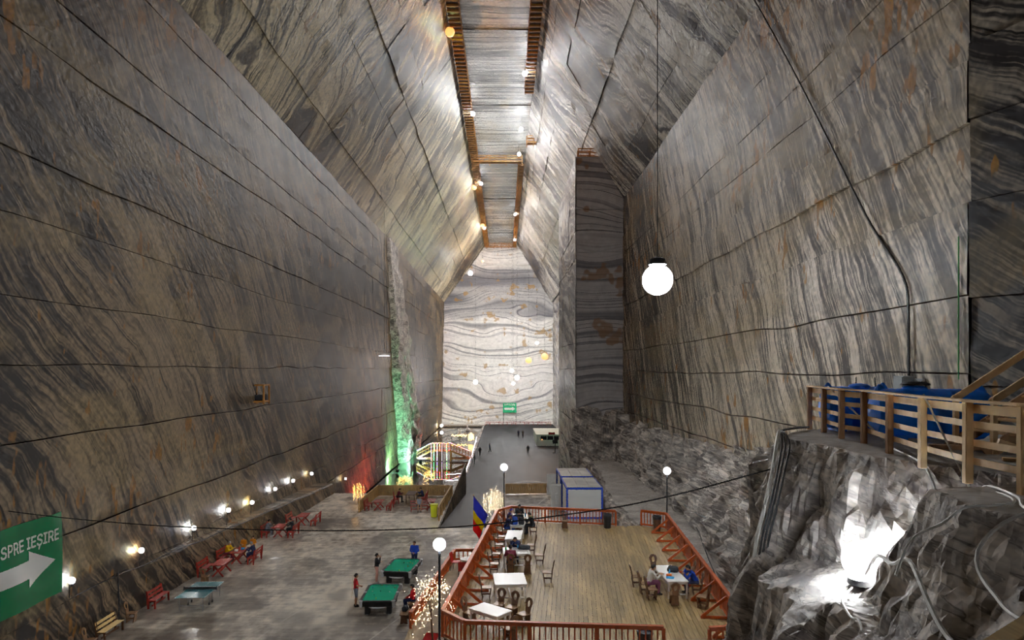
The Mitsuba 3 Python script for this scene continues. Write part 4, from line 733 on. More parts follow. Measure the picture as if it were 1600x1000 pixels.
def figure(kind, plump=1.0):
    J = joints(kind); g = plump
    def torso(e): return [hull((J['lhip'], .105 * g + e), (J['rhip'], .105 * g + e), (J['pel'] + V3(0, .01, .04), .115 * g + e)), hull((J['pel'] + V3(-.06, 0, 0), .11 * g + e), (J['pel'] + V3(.06, 0, 0), .11 * g + e), (J['wai'] + V3(-.05, 0, 0), .105 * g + e), (J['wai'] + V3(.05, 0, 0), .105 * g + e)),
                          hull((J['wai'] + V3(-.05, 0, 0), .105 * g + e), (J['wai'] + V3(.05, 0, 0), .105 * g + e), (J['che'] + V3(-.08, 0, 0), .105 * g + e), (J['che'] + V3(.08, 0, 0), .105 * g + e)), hull((J['che'] + V3(-.08, 0, 0), .105 * g + e), (J['che'] + V3(.08, 0, 0), .105 * g + e), (J['lsh'] * .85 + J['nec'] * .15, .055 + e), (J['rsh'] * .85 + J['nec'] * .15, .055 + e))]
    def arms(e, f=1.0):
        o = []
        for n in 'lr': o += [hull((J[n + 'sh'], .060 + e), (J[n + 'el'], .042 + e)), hull((J[n + 'el'], .042 + e), (J[n + 'el'] + (J[n + 'wr'] - J[n + 'el']) * f, .029 + e))]
        return o
    def legs(e, f=1.0):
        o = []
        for n in 'lr': o += [hull((J[n + 'hip'], .088 * g + e), (J[n + 'kn'], .058 + e)), hull((J[n + 'kn'], .058 + e), (J[n + 'kn'] + (J[n + 'an'] - J[n + 'kn']) * .35 + V3(0, -.02, 0), .054 + e), (J[n + 'kn'] + (J[n + 'an'] - J[n + 'kn']) * f, .038 + e))]
        return o
    def feet(e): return [hull((J[n + 'an'] + V3(0, -.03, -.04), .038 + e), (J[n + 'an'] + V3(0, .08, -.055), .032 + e), (J[n + 'an'] + V3(0, .15, -.06), .025 + e)) for n in 'lr']
    h = J['hea']; f = V3(0, 1, 0); f = rotx(f, {'bending': -.9, 'sit_table': -.35, 'sit_head': -.5}.get(kind, -.05), V3(0, 0, 0)); u = np.cross([1, 0, 0], f)
    head = [M3.batch_hull([sph(h + u * .025, .088, 16), sph(h - u * .05 + f * .025, .062, 14), sph(h - f * .02 + u * .02, .09, 16)]), hull((h + f * .095 + u * .0, .012), (h + f * .112 - u * .022, .015)), hull((h + f * .08 - u * .058, .018), (h + f * .07 - u * .085, .022))]
    for s in (-1, 1): head += [hull((h + V3(s * .088, 0, 0) + u * .02, .016), (h + V3(s * .088, 0, 0) - u * .02, .012))]
    neck = [hull((J['nec'], .052), (h - u * .05, .05))]
    hands = hand(J['lwr'], J['lel'], 1) + hand(J['rwr'], J['rel'], -1)
    uni = lambda l: M3.batch_boolean(l, m3.OpType.Add)
    body = uni(torso(0) + arms(0) + legs(0) + feet(0) + head + neck + hands)
    hair = M3.batch_hull([sph(h + u * .035 - f * .012, .096, 16), sph(h - f * .04 + u * .0, .088, 14)]) - M3.batch_hull([sph(h + f * .09 - u * .02, .075, 12), sph(h + f * .12 - u * .1, .1, 12)])
    eyes = [ball(h + V3(s * .032, 0, 0) + f * .083 + u * .018, .011, 1) for s in (-1, 1)]; mouth = bar(h + V3(-.022, 0, 0) + f * .094 - u * .052, h + V3(.022, 0, 0) + f * .094 - u * .052, .006, .008)
    return dict(body=body, top=uni(torso(.012) + arms(.012, .93)), shirt=uni(torso(.012) + [hull((J[n + 'sh'], .074), (J[n + 'sh'] * .35 + J[n + 'el'] * .65, .062)) for n in 'lr']), vest=uni(torso(.012)), trousers=uni([hull((J['lhip'], .122 * g), (J['rhip'], .122 * g), (J['pel'] + V3(0, 0, .05), .125 * g))] + legs(.013, .95)),
                shorts=uni([hull((J['lhip'], .122 * g), (J['rhip'], .122 * g), (J['pel'] + V3(0, 0, .05), .125 * g))] + [hull((J[n + 'hip'], .105 * g), (J[n + 'hip'] * .15 + J[n + 'kn'] * .85, .078)) for n in 'lr']), shoes=uni(feet(.010)), hair=hair, eyes=cat(*eyes, mouth),
                collar=uni([hull((J['nec'] + V3(-.05, 0, -.02), .045), (J['nec'] + V3(.05, 0, -.02), .045), (J['nec'] + V3(0, -.05, -.04), .05))]), cap=M3.batch_hull([sph(h + u * .05, .098, 16), sph(h + u * .03 - f * .03, .095, 14)]).trim_by_plane(tuple(float(x) for x in u), float(h @ u + .045)) + hull((h + u * .05 + f * .08, .03), (h + u * .045 + f * .14 + V3(.03, 0, 0), .012), (h + u * .045 + f * .14 - V3(.03, 0, 0), .012)))
FIG = {}
def person(kind, x, y, z, facing, top, bottom, hair, label, shoes='shoe_dark', upper='top', lower='trousers', s=1.0, extra=(), plump=1.0):
    if (kind, plump) not in FIG: FIG[kind, plump] = {}
    cache = FIG[kind, plump]
    if 'fig' not in cache: cache['fig'] = figure(kind, plump)
    def p(part):
        if part not in cache:
            m = cache['fig'][part]; m = m if isinstance(m, tuple) else man(m)
            cache[part] = mikit.ply(m, 'skin', smooth=50 if part != 'eyes' else False)
        return dict(cache[part])
    key = numbered('person'); lab(key, label, 'person'); tw = place(x, y, z, face(*facing), s)
    for name, part, m in [('body', 'body', 'skin'), ('top', upper, top), ('trousers', lower, bottom), ('shoes', 'shoes', shoes), ('hair', 'hair', hair), ('face_marks', 'eyes', 'hair_dark')] + list(extra):
        put(f'{key}__{name}', {**p(part), 'bsdf': {'type': 'ref', 'id': m}}, None, tw=tw)
    return key
person('waiting', -7.85, 36.1, 0, (.9, .3), 'cloth_red', 'cloth_grey', 'hair_dark', 'person in a red t-shirt standing left of the nearer pool table', upper='shirt', lower='shorts')
single('cue', tube([(-8.35, 37.4, .02), (-8.15, 36.75, 1.45)], .012, 6), 'slat_yellow', 'pale cue standing behind the person in red', 'cue')
person('thinking', -7.5, 40.1, 0, (1, .25), 'cloth_black', 'cloth_pink', 'hair_dark', 'person in black jacket and pink trousers standing left of the farther pool table', shoes='shoe_white')
person('waiting', -5.65, 42.95, 0, (-.1, -1), 'cloth_blue', 'cloth_navy', 'hair_dark', 'person in a blue jacket standing behind the farther pool table')
person('bending', -1.75, 50.2, 0, (.9, .4), 'cloth_black', 'cloth_grey', 'hair_dark', 'person in a dark jacket bending over behind the flag')
person('sit_table', -18.2, 44.7, 0, (1, -.1), 'cloth_yellow', 'cloth_maroon', 'hair_grey', 'grey haired person in a yellow jacket at a picnic table')
person('sit_table', -16.3, 44.6, 0, (-1, 0), 'cloth_navy', 'cloth_navy', 'hair_grey', 'person in navy opposite the one in yellow at the picnic table')
person('waiting', -17.55, 46.0, 0, (0, -1), 'cloth_orange', 'cloth_orange', 'hair_dark', 'left of two small figures in orange behind the picnic table', s=.72); person('waiting', -16.95, 46.1, 0, (0, -1), 'cloth_orange', 'cloth_orange', 'hair_dark', 'right of two small figures in orange behind the picnic table', s=.74)
person('sit_table', -17.85, 51.2, 0, (1, 0), 'cloth_grey', 'cloth_grey', 'hair_dark', 'black haired man in a grey jacket leaning on the red picnic table', shoes='shoe_white'); person('sit_table', -15.95, 51.6, 0, (-1, .1), 'cloth_black', 'cloth_black', 'hair_dark', 'person in black opposite the grey jacketed man')
person('sit_rest', -7.55, 60.5, 0, (.2, -1), 'cloth_vest', 'cloth_navy', 'hair_dark', 'stout man in a grey tank top and shorts sitting inside the fence', upper='vest', lower='shorts', plump=1.25); person('sit_table', -10.1, 64.6, 0, (1, .1), 'cloth_maroon', 'cloth_black', 'hair_dark', 'person in dark red at the dark table inside the fence'); person('sit_table', -7.75, 65.1, 0, (-1, 0), 'cloth_navy', 'cloth_black', 'hair_dark', 'person in navy at the right of the dark table inside the fence')
person('sit_rest', -4.75, 35.6, 0, (-1, .1), 'cloth_red', 'cloth_navy', 'hair_dark', 'person in red and navy sitting on the low brown bench by the terrace')
person('sit_table', .1, 40.2, DZ, (1, .05), 'cloth_navy', 'cloth_jeans', 'hair_dark', 'man in navy sweater and blue jeans at the group table'); person('sit_table', .2, 41.9, DZ, (1, .1), 'cloth_purple', 'cloth_black', 'cloth_purple', 'person in a purple hood at the far left of the group')
person('sit_table', .95, 43.4, DZ, (0, -1), 'cloth_black', 'cloth_black', 'hair_dark', 'person in black facing the camera at the far end of the group'); person('sit_table', .9, 41.2, DZ, (0, 1), 'cloth_black', 'cloth_black', 'hair_dark', 'person in a black cap in the middle of the group', extra=[('cap', 'cap', 'cloth_black')])
person('sit_table', 1.72, 40.75, DZ, (-1, .3), 'cloth_black', 'cloth_black', 'hair_dark', 'person in a dark coat with a lime collar right of the group', extra=[('collar', 'collar', 'cloth_lime')])
person('sit_table', .3, 33.0, DZ, (0, 1), 'cloth_maroon', 'cloth_black', 'hair_dark', 'person in maroon seen from behind at the table with the dark bag'); person('sit_head', .55, 35.3, DZ, (0, -1), 'cloth_navy', 'cloth_navy', 'hair_dark', 'person in navy leaning over the table opposite the one in maroon')
CH.put('carved_chair', place(.55, 35.3, DZ, face(0, -1)), 'chair under the navy person opposite the maroon sitter', 'chair')
person('sit_table', 6.3, 29.85, DZ, (1, .05), 'cloth_white', 'cloth_plum', 'hair_dark', 'person in a white sweater at the right table'); person('sit_head', 8.4, 29.95, DZ, (-1, .05), 'cloth_blue', 'cloth_navy', 'hair_dark', 'person in a bright blue jacket leaning on the right table')
for px, py, kind, top, lb, f in [(750, 712, 'walking', 'cloth_black', 'far walker in black by the lit kerb', (0, 1)), (765, 706, 'walking', 'cloth_navy', 'far walker in navy on the dark lower floor', (1, 0)), (825, 709, 'walking', 'cloth_black', 'lone far walker right of the others on the dark floor', (0, -1)), (810, 683, 'walking', 'cloth_navy', 'left of two distant walkers before the kiosk', (0, -1)), (817, 683.5, 'waiting', 'cloth_black', 'right of two distant walkers before the kiosk', (0, -1)), (741.5, 724, 'waiting', 'cloth_black', 'dark figure at the bridge end by the kerb', (-1, 0))]:
    q = at(px, py, -4.2); person(kind, q[0], q[1], -4.2, f, top, 'cloth_black', 'hair_dark', lb)
# ------------------------------------------------------------------ signs, banner, flag
def arrow(L, h, sh, hd):      # shaft then head, pointing along +x
    return Polygon([(0, -sh / 2), (L - hd, -sh / 2), (L - hd, -h / 2), (L, 0), (L - hd, h / 2), (L - hd, sh / 2), (0, sh / 2)])
key = numbered('banner'); lab(key, 'large green banner reading SPRE IEȘIRE with a white arrow on the left wall', 'banner')
y0, y1, z0, z1 = 24.2, 28.95, 3.1, 6.5
def wave(a, b): return .05 * np.sin(a * 2.1 + b * .8) + .05 * (meshkit.fbm(np.stack([np.asarray(a) * .9, np.asarray(b) * .6, np.asarray(a) * 0], -1), 3) - .5)
ny, nz = 40, 24; yy, zz = np.meshgrid(np.linspace(y0, y1, ny), np.linspace(z0, z1, nz)); xx = -18.78 + wave(yy, zz)
i, j = np.meshgrid(np.arange(nz - 1), np.arange(ny - 1), indexing='ij'); p = (i * ny + j).ravel(); ff = np.vstack([np.stack([p, p + 1, p + ny + 1], 1), np.stack([p, p + ny + 1, p + ny], 1)])
bv = np.stack([xx, yy, zz], -1).reshape(-1, 3); put(key + '__sheet', cat((bv, ff), (bv - [.02, 0, 0], ff[:, ::-1])), 'banner_green', True)
def on_banner(m, y, z):       # lettering in the xy plane (x along the wall) onto the waving sheet
    v, f = m; t = trimesh.Trimesh(v, f, process=False)
    v, f = trimesh.remesh.subdivide_to_size(v, f, .25)
    Y, Z = y + v[:, 0], z + v[:, 1]; return np.stack([-18.765 + wave(Y, Z) + v[:, 2] * .4, Y, Z], 1), f
tm = text('SPRE IEȘIRE', .45, .012); w = np.ptp(tm[0][:, 0]); sc = 3.3 / w; tm = (tm[0] * [sc, 1, 1], tm[1])
put(key + '__lettering', on_banner(tm, 25.35, 5.41), 'banner_white')
put(key + '__arrow', on_banner(extr(arrow(3.9, 1.45, .72, 1.5), .012), 24.6, 4.6), 'banner_white')
for k, (a, b) in enumerate(((y0, z0), (y0, z1), (y1, z0), (y1, z1))): put(key + '__tie' + ('' if k == 0 else f'_{k:03d}'), tube([(-18.8, a, b), (-19.15, a + (.12 if a > 27 else -.12), b + .1)], .012, 4), 'white_cable')
key = numbered('exit_sign'); lab(key, 'far green sign reading SPRE IEȘIRE with a white arrow before the end wall', 'sign'); sx, sy, sz = 1.65, 209.2, .9
put(key + '__board', box(sx, sy, sz, 4.1, .06, 2.95), 'sign_green'); tm = text('SPRE IEȘIRE', .5, .02); sc = 3.3 / np.ptp(tm[0][:, 0]); R90 = T().rotate([1, 0, 0], 90)
put(key + '__lettering', xf((tm[0] * [sc, 1, 1], tm[1]), T().translate([sx - 1.65, sy - .03, sz + .72]) @ R90), 'sign_white'); put(key + '__arrow', xf(extr(arrow(3.4, 1.3, .62, 1.0), .02), T().translate([sx - 1.7, sy - .03, sz - .3]) @ R90), 'sign_white')
for k, a in enumerate((-1.9, 1.9)): put(key + '__post' + ('' if k == 0 else f'_{k:03d}'), tube([(sx + a, sy + .1, -4.2), (sx + a, sy + .1, 2.3)], .06, 6), 'black_steel')
key = numbered('flag'); lab(key, 'blue yellow and red flag on a slanted pole at the far left deck corner', 'flag')
b, t = V3(-1.0, 43.6, 3.2), V3(-1.95, 43.3, 4.55); put(key + '__pole', tube([V3(-.55, 43.75, 2.55), b, t], .022, 6), 'white_cable'); put(key + '__finial', ball(t, .05), 'slat_yellow')
d = (b - t); Lf = np.linalg.norm(d); d /= Lf
def strip(a0, a1):
    n, m = 12, 8; a = np.linspace(a0, a1, n); c = np.linspace(0, 1, m); A, Cc = np.meshgrid(a, c, indexing='ij')
    P0 = t + V3(0, -.03, 0) + d * (A * .15)[..., None] * 1.0
    q = t[None, None] + (A * 2.2)[..., None] * V3(-.02, 0, -1) * (1 - .0 * Cc)[..., None] + Cc[..., None] * (d * Lf * .95) * (1 - .55 * A[..., None]) + np.stack([.0 * A, .10 * np.sin(9 * Cc + 3 * A), .0 * A], -1)
    i, j = np.meshgrid(np.arange(n - 1), np.arange(m - 1), indexing='ij'); p = (i * m + j).ravel(); f = np.vstack([np.stack([p, p + 1, p + m + 1], 1), np.stack([p, p + m + 1, p + m], 1)])
    v = q.reshape(-1, 3); return cat((v, f), (v + [0, .012, 0], f[:, ::-1]))
for a0, a1, n_, m_ in ((.0, .42, 'blue_stripe', 'flag_blue'), (.42, .68, 'yellow_stripe', 'flag_yellow'), (.68, 1.0, 'red_stripe', 'flag_red')): put(f'{key}__{n_}', strip(a0, a1), m_, True)
# ------------------------------------------------------------------ trees of light
def light_tree(x, y, z0, zc, R, h, n, seed, label, tint=(1, .72, .38), bend=0., power=11., br=.019, straight=False):
    key = numbered('light_tree'); lab(key, label, 'light tree'); r = np.random.default_rng(seed); bulbs, limbs = [], []
    top = zc + h / 2; put(key + '__trunk', tube([(x + bend, y, z0), (x + bend * .3, y, z0 + (zc - z0) * .4), (x, y, zc - h * .2)], [.045, .035, .028], 6), 'timber_dark'); nb = max(10, n // 18)
    for k in range(nb):
        a = k * 2.399; q = math.sqrt((k + .5) / nb) * R; s = V3(x, y, zc - h * .25 + .2 * r.random()); top_k = zc + h * (.5 - .35 * q / R) * (.75 + .25 * r.random())
        mid = V3(x + q * .8 * math.cos(a), y + q * .8 * math.sin(a), zc + h * .12 if not straight else zc - h * .3); e = V3(x + q * math.cos(a), y + q * math.sin(a), top_k); limbs.append(tube([s, mid, e], .008, 3))
        lo = zc - h * .5 + h * .25 * r.random(); ends = np.linspace(0, 1, 18)
        for u in ends:
            if straight: c = V3(e[0], e[1], lo + (top_k - lo) * u)
            else: c = mid + (e - mid) * u * 3.3 if u < .3 else e + V3((u - .3) * .25 * math.cos(a), (u - .3) * .25 * math.sin(a), -(u - .3) / .7 * h * (.35 + .5 * ((k * 7) % 5) / 5))
            bulbs.append(c + r.normal(0, .035 if straight else .11, 3))
    put(key + '__branch', cat(*limbs), 'timber_dark'); lab(key + '__branch', None, None, None, 'stuff')
    oct_ = (np.array([[1, 0, 0], [-1, 0, 0], [0, 1, 0], [0, -1, 0], [0, 0, 1], [0, 0, -1]], float), np.array([[0, 2, 4], [2, 1, 4], [1, 3, 4], [3, 0, 4], [2, 0, 5], [1, 2, 5], [3, 1, 5], [0, 3, 5]]))
    rad = power * LIGHT['colour'] / (len(bulbs) * math.pi * br * br)
    put(key + '__bulb', cat(*[(oct_[0] * br + b, oct_[1]) for b in bulbs]), 'lamp_glass', glow=np.array(tint) * rad, weight=2.); lab(key + '__bulb', 'warm glowing bulbs', None, None, 'stuff')
light_tree(-2.78, 25.9, TZ, 3.85, .72, 2.5, 320, 1, 'tree of warm light bulbs at the near left deck corner', bend=.12, power=3.4, br=.0135)
light_tree(-.72, 46.6, 0, 3.65, .75, 2.4, 190, 2, 'upright tree of warm light bulbs beside the flag', straight=True, power=3.6, br=.02)
AMB = (1, .5, .10)
light_tree(-13.7, 64.0, 0, 1.25, .55, 2.0, 150, 3, 'amber tree of light left of the wooden fence by the wall', AMB, straight=True, power=2.6, br=.03)
light_tree(-10.9, 74.5, -1.2, .35, .75, 1.7, 150, 4, 'round amber tree of light behind the fence, left one', AMB, power=3, br=.034)
light_tree(-9.95, 89.5, -4.2, -1.5, .62, 2.2, 150, 5, 'amber tree of light behind the fence, right one by the lake', AMB, power=3.5, br=.04)
light_tree(-7.8, 160, -4.2, -3.0, .7, 2.2, 200, 6, 'distant amber tree of light beside the lake kerb', AMB, straight=True, power=16, br=.07)
key = numbered('garland'); lab(key, 'distant yellow garland of lights low over the lake', 'garland'); g = [V3(-12.7 + 3.6 * k / 15, 165, -3.35 + .18 * math.sin(k * 1.7)) for k in range(16)]
put(key + '__wire', tube(g, .03, 4), 'black_steel'); put(key + '__bulb', cat(*[ball(q + V3(0, -.05, 0), .13, 0) for q in g]), 'lamp_glass', glow=[9, 5, .9], weight=1.); lab(key + '__bulb', None, None, None, 'stuff')
for k, q in enumerate((g[0], g[-1])): put(key + '__post' + ('' if k == 0 else f'_{k:03d}'), tube([q, V3(q[0], q[1], -5.0)], .05, 5), 'black_steel')
# ------------------------------------------------------------------ bridge over the lake
key = numbered('bridge'); lab(key, 'arched red wooden footbridge hung with coloured lights over the lake', 'bridge'); P = Proto(); by = 128.; WZ = -4.5
prof = [(-16.3, -4.0), (-13.6, -2.55), (-10.0, -2.55), (-6.2, -4.1)]
for s in (-1, 1):
    yy = by + s * .9
    for (xa, za), (xb, zb) in zip(prof[:-1], prof[1:]):
        P.add('beam', bar([xa, yy, za], [xb, yy, zb], .14, .3), 'red_wood'); P.add('handrail', bar([xa, yy, za + 1.3], [xb, yy, zb + 1.3], .12, .14), 'red_wood'); P.add('middle_rail', bar([xa, yy, za + .75], [xb, yy, zb + .75], .08, .1), 'red_wood')
        L = xb - xa; n = int(L / .5)
        for k in range(n + 1): xk = xa + L * k / n; zk = za + (zb - za) * k / n; P.add('baluster', bar([xk, yy, zk], [xk, yy, zk + 1.28], .07, .07 if k % 3 else .14), 'red_wood')
    for xk in (-13.6, -10.0): P.add('pile', cbox(xk, yy, -3.75, .22, .22, 2.6, .02), 'red_wood')
    P.add('tie_beam', bar([-10, yy, -4.05], [-6.6, yy, -4.05], .12, .2), 'red_wood'); P.add('tie_beam', bar([-16, yy, -4.05], [-13.6, yy, -4.05], .12, .2), 'red_wood')
for (xa, za), (xb, zb) in zip(prof[:-1], prof[1:]): P.add('walkway', bar([xa, by, za + .1], [xb, by, zb + .1], 1.8, .08), 'red_panel')
P.put('bridge', None, 'arched red wooden footbridge hung with coloured lights over the lake', 'bridge', key=key)
r = np.random.default_rng(9); cols = dict(red=(12, .6, .5), green=(.8, 10, 2.2), violet=(5, 3, 12), amber=(12, 6, 1)); names = list(cols); pos = {k: [] for k in names}
for (xa, za), (xb, zb) in zip(prof[:-1], prof[1:]):
    n = int((xb - xa) / .12)
    for k in range(n): pos[names[r.integers(4)] if xa > -14 else names[int(r.integers(2)) + 1]].append(V3(xa + (xb - xa) * k / n, by - 1.02, za + (zb - za) * k / n + 1.42 + .08 * r.random()))
for xk, nm in ((-13.6, 'violet'), (-13.1, 'green'), (-12.5, 'violet'), (-11.6, 'violet'), (-10.7, 'green'), (-12.9, 'red'), (-12.0, 'red'), (-11.0, 'red'), (-10.3, 'red')):
    for z in np.arange(-4.3 if nm != 'red' else -2.5, -1.2, .13): pos[nm if r.random() < .8 else names[r.integers(4)]].append(V3(xk, by - 1.06, z))
for nm in names: put(f'{key}__{nm}_bulb', cat(*[ball(q, .055, 0) for q in pos[nm]]), 'lamp_glass', glow=np.array(cols[nm]) * .9, weight=1.5); lab(f'{key}__{nm}_bulb', f'small {nm} light bulbs of the garland', None, None, 'stuff')
single('light_strip', cat(bar([-6.3, 109, -4.0], [-6.35, 138, -4.0], .1, .1), bar([-6.35, 138, -4.0], [-6.8, 168, -4.0], .1, .1), bar([-6.3, 109, -4.0], [-9.2, 107.6, -4.0], .1, .1)), 'lamp_glass', 'white glowing tube along the edge of the lake', 'light strip', glow=[7, 7, 8], weight=2.)
# ------------------------------------------------------------------ wooden fences at the edge of the upper floor
def picket(name, pts, z, h, label, w=.22):
    P = Proto(); key = numbered(name)
    for p, q in zip(pts[:-1], pts[1:]):
        p, q = V3(*p, 0), V3(*q, 0); L = np.linalg.norm(q - p); d = (q - p) / L; nrm = np.array([-d[1], d[0], 0]); n = max(2, int(L / w))
        for k in range(n): c = p + d * L * (k + .5) / n; P.add('board', bar(c + [0, 0, z + .05], c + [0, 0, z + h - .02 - .03 * (k % 2)], w - .012, .025, up=nrm), 'fence_wood')
        for zz in (.25, h - .2): P.add('rail', bar(p + nrm * .04 + [0, 0, z + zz], q + nrm * .04 + [0, 0, z + zz], .04, .09), 'fence_wood')
        P.add('cap', bar(p + [0, 0, z + h], q + [0, 0, z + h], .12, .04), 'fence_wood')
        m = max(1, round(L / 2.4))
        for k in range(m + 1): P.add('post', cbox(*(p + d * L * k / m + nrm * .09)[:2], z + h / 2, .1, .1, h, .01), 'fence_wood')
    P.put(name, None, label, 'fence', key=key)
picket('wooden_fence', [(-12.65, 59.8), (-12.5, 67.6), (-5.25, 67.6), (-5.5, 56.6)], 0, 1.08, 'pale wooden board fence around the picnic corner by the lake'); picket('wooden_fence', [(.15, 68.6), (4.9, 69.0)], 0, 1.05, 'short pale wooden fence behind the blue bin')
bx = numbered('wheelie_bin'); lab(bx, 'yellow bin at the right end of the picnic corner fence', 'bin'); tw = place(-5.95, 57.9, 0, -3)
put(bx + '__body', man(M3.hull_points(np.array([(a * (.27 if z else .22), b * (.3 if z else .24), z + .06) for a in (-1, 1) for b in (-1, 1) for z in (0, .98)]))), 'bin_yellow', False, tw); put(bx + '__lid', cbox(0, 0, 1.09, .62, .68, .09, .03), 'bin_yellow', False, tw)
for k, s in enumerate((-1, 1)): put(bx + '__wheel' + ('' if k == 0 else f'_{k:03d}'), xf(lathe([(.04, -.03), (.1, -.025), (.1, .025), (.04, .03)], 12), T().translate([s * .22, .26, .1]).rotate([0, 1, 0], 90)), 'rubber', 40, tw)
bx = numbered('wheelie_bin'); lab(bx, 'blue bin behind the far left corner of the deck', 'bin'); put(bx + '__body', lathe([(.27, 0), (.3, .05), (.33, 1.15), (.33, 1.2)], 16, (.35, 50.2, 0)), 'bin_blue', 40); put(bx + '__lid', lathe([(.36, 1.2), (.36, 1.26), (.2, 1.4), (.05, 1.42)], 16, (.35, 50.2, 0)), 'bin_blue', 40)
# ------------------------------------------------------------------ white containers
def container(x0, x1, y0, y1, h, label):
    key = numbered('site_container'); lab(key, label, 'container'); P = Proto(); cx, cy = (x0 + x1) / 2, (y0 + y1) / 2
    P.add('wall', box(cx, y0 + .04, h / 2, x1 - x0 - .1, .06, h - .1), 'white_steel'); P.add('wall', box(cx, y1 - .04, h / 2, x1 - x0 - .1, .06, h - .1), 'white_steel'); P.add('wall', box(x1 - .04, cy, h / 2, .06, y1 - y0 - .1, h - .1), 'white_steel'); P.add('wall', box(x0 + .04, cy - .9, h / 2, .06, y1 - y0 - 1.9, h - .1), 'white_steel'); P.add('floor', box(cx, cy, .1, x1 - x0 - .1, y1 - y0 - .1, .12), 'white_steel')
    for a in (x0 + .07, x1 - .07):
        for b in (y0 + .07, y1 - .07): P.add('corner_post', cbox(a, b, h / 2, .16, .16, h, .02), 'blue_steel')
    for b in (y0 + .07, y1 - .07):
        for z in (.08, h - .09): P.add('frame_beam', cbox(cx, b, z, x1 - x0, .15, .18, .02), 'blue_steel')
    for a in (x0 + .07, x1 - .07):
        for z in (.08, h - .09): P.add('frame_beam', cbox(a, cy, z, .15, y1 - y0, .18, .02), 'blue_steel')
    for k in range(3): w = (x1 - x0 - .2) / 3; P.add('roof_sheet', box(x0 + .1 + w * (k + .5), cy, h + .012, w - .03, y1 - y0 - .2, .03), 'roof_sheet')
    d = P.add('door', cbox(x0 - .52, y1 - .9, 1.15, .95, .05, 2.1, .015), 'white_paint'); n = 0
    for k in range(14): P.add(d + '__louvre', bar([x0 - .93, y1 - .94, .35 + k * .125], [x0 - .12, y1 - .94, .35 + k * .125], .02, .07, up=(0, -.5, 1)), 'white_paint')
    P.put('site_container', None, label, 'container', key=key)
container(5.2, 8.28, 57.3, 62.7, 2.62, 'nearer white container with blue frame and open louvred door'); container(5.2, 8.28, 63.4, 68.6, 2.62, 'farther white container with blue frame behind the first one')
# ------------------------------------------------------------------ far kiosk, fence along the end wall, boats
key = numbered('kiosk'); lab(key, 'pale green kiosk with dark windows at the far right', 'kiosk'); kx0, kx1, ky, kz = 7.1, 13.5, 150., -4.2
P = Proto(); P.add('wall', cat(box((kx0 + kx1) / 2, ky + 8, kz + 1.2, kx1 - kx0, 16, 2.4)), 'kiosk_wall'); P.add('roof', cbox((kx0 + kx1) / 2, ky + 8, kz + 2.45, kx1 - kx0 + .3, 16.4, .14, .02), 'kiosk_wall')
for k in range(4): P.add('window', box(kx0 + 1.55 + k * 1.45, ky - .02, kz + 1.75, 1.3, .06, .85), 'dark_glass'); P.add('window_frame', cat(box(kx0 + 1.55 + k * 1.45, ky - .04, kz + 2.2, 1.42, .05, .08), box(kx0 + 1.55 + k * 1.45, ky - .04, kz + 1.3, 1.42, .05, .08)), 'kiosk_wall')
P.add('sign_board', box(kx0 + 3.3, ky - .06, kz + 2.75, 1.4, .08, .5), 'sign_red'); P.put('kiosk', None, 'pale kiosk with dark windows and a red sign at the far right', 'kiosk', key=key)
put(key + '__warning_light', ball((kx0 + 1.15, ky - .12, kz + 1.45), .1, 1), 'lamp_glass', glow=[8, 2, .3], weight=.3)
key = numbered('notice_stand'); lab(key, 'black board on a post standing before the far kiosk', 'stand'); put(key + '__board', cbox(10.2, 137, -1.9, 1.05, .1, .75, .02), 'black_plastic'); put(key + '__post', tube([(10.2, 137, -4.2), (10.2, 137, -2.2)], .06, 6), 'black_steel'); put(key + '__foot', cbox(10.2, 137, -4.14, .9, .6, .1, .02), 'black_steel')
P = Proto(); key = numbered('end_fence')
for k in range(16):
    x = -5.6 + k * 1.3; P.add('post', cbox(x, 205, -3.65, .12, .12, 1.1, .01), 'picnic_red')
    if k < 15: P.add('rail', bar([x, 205, -3.2], [x + 1.3, 205, -3.2], .06, .14), 'picnic_red'); P.add('rail', bar([x, 205, -3.6], [x + 1.3, 205, -3.6], .06, .12), 'white_paint' if k % 3 else 'picnic_red')
P.put('end_fence', None, 'low red and white fence along the foot of the end wall', 'fence', key=key)
for k, (x, y, lb) in enumerate([(-11.4, 176, 'white pedal boat on the far lake, left one'), (-10.2, 190, 'white pedal boat on the far lake, right one')]):
    key = numbered('pedal_boat'); lab(key, lb, 'boat'); put(key + '__hull', man(M3.hull_points(np.array([(x + a * .6, y + b * s, z) for a in (-1, 1) for b, s in ((-1, 1.2), (1, 1.6)) for z in (-4.1,)] + [(x + a * .35, y + b * 1.0, -4.52) for a in (-1, 1) for b in (-1, 1)]))), 'white_paint'); put(key + '__neck', tube([(x, y - 1.1, -4.1), (x, y - 1.5, -3.3), (x + .1, y - 1.3, -2.6), (x + .25, y - 1.5, -2.3)], [.2, .15, .12, .14], 8), 'white_paint'); put(key + '__seat', cbox(x, y + .2, -3.85, .9, .7, .5, .05), 'white_paint')
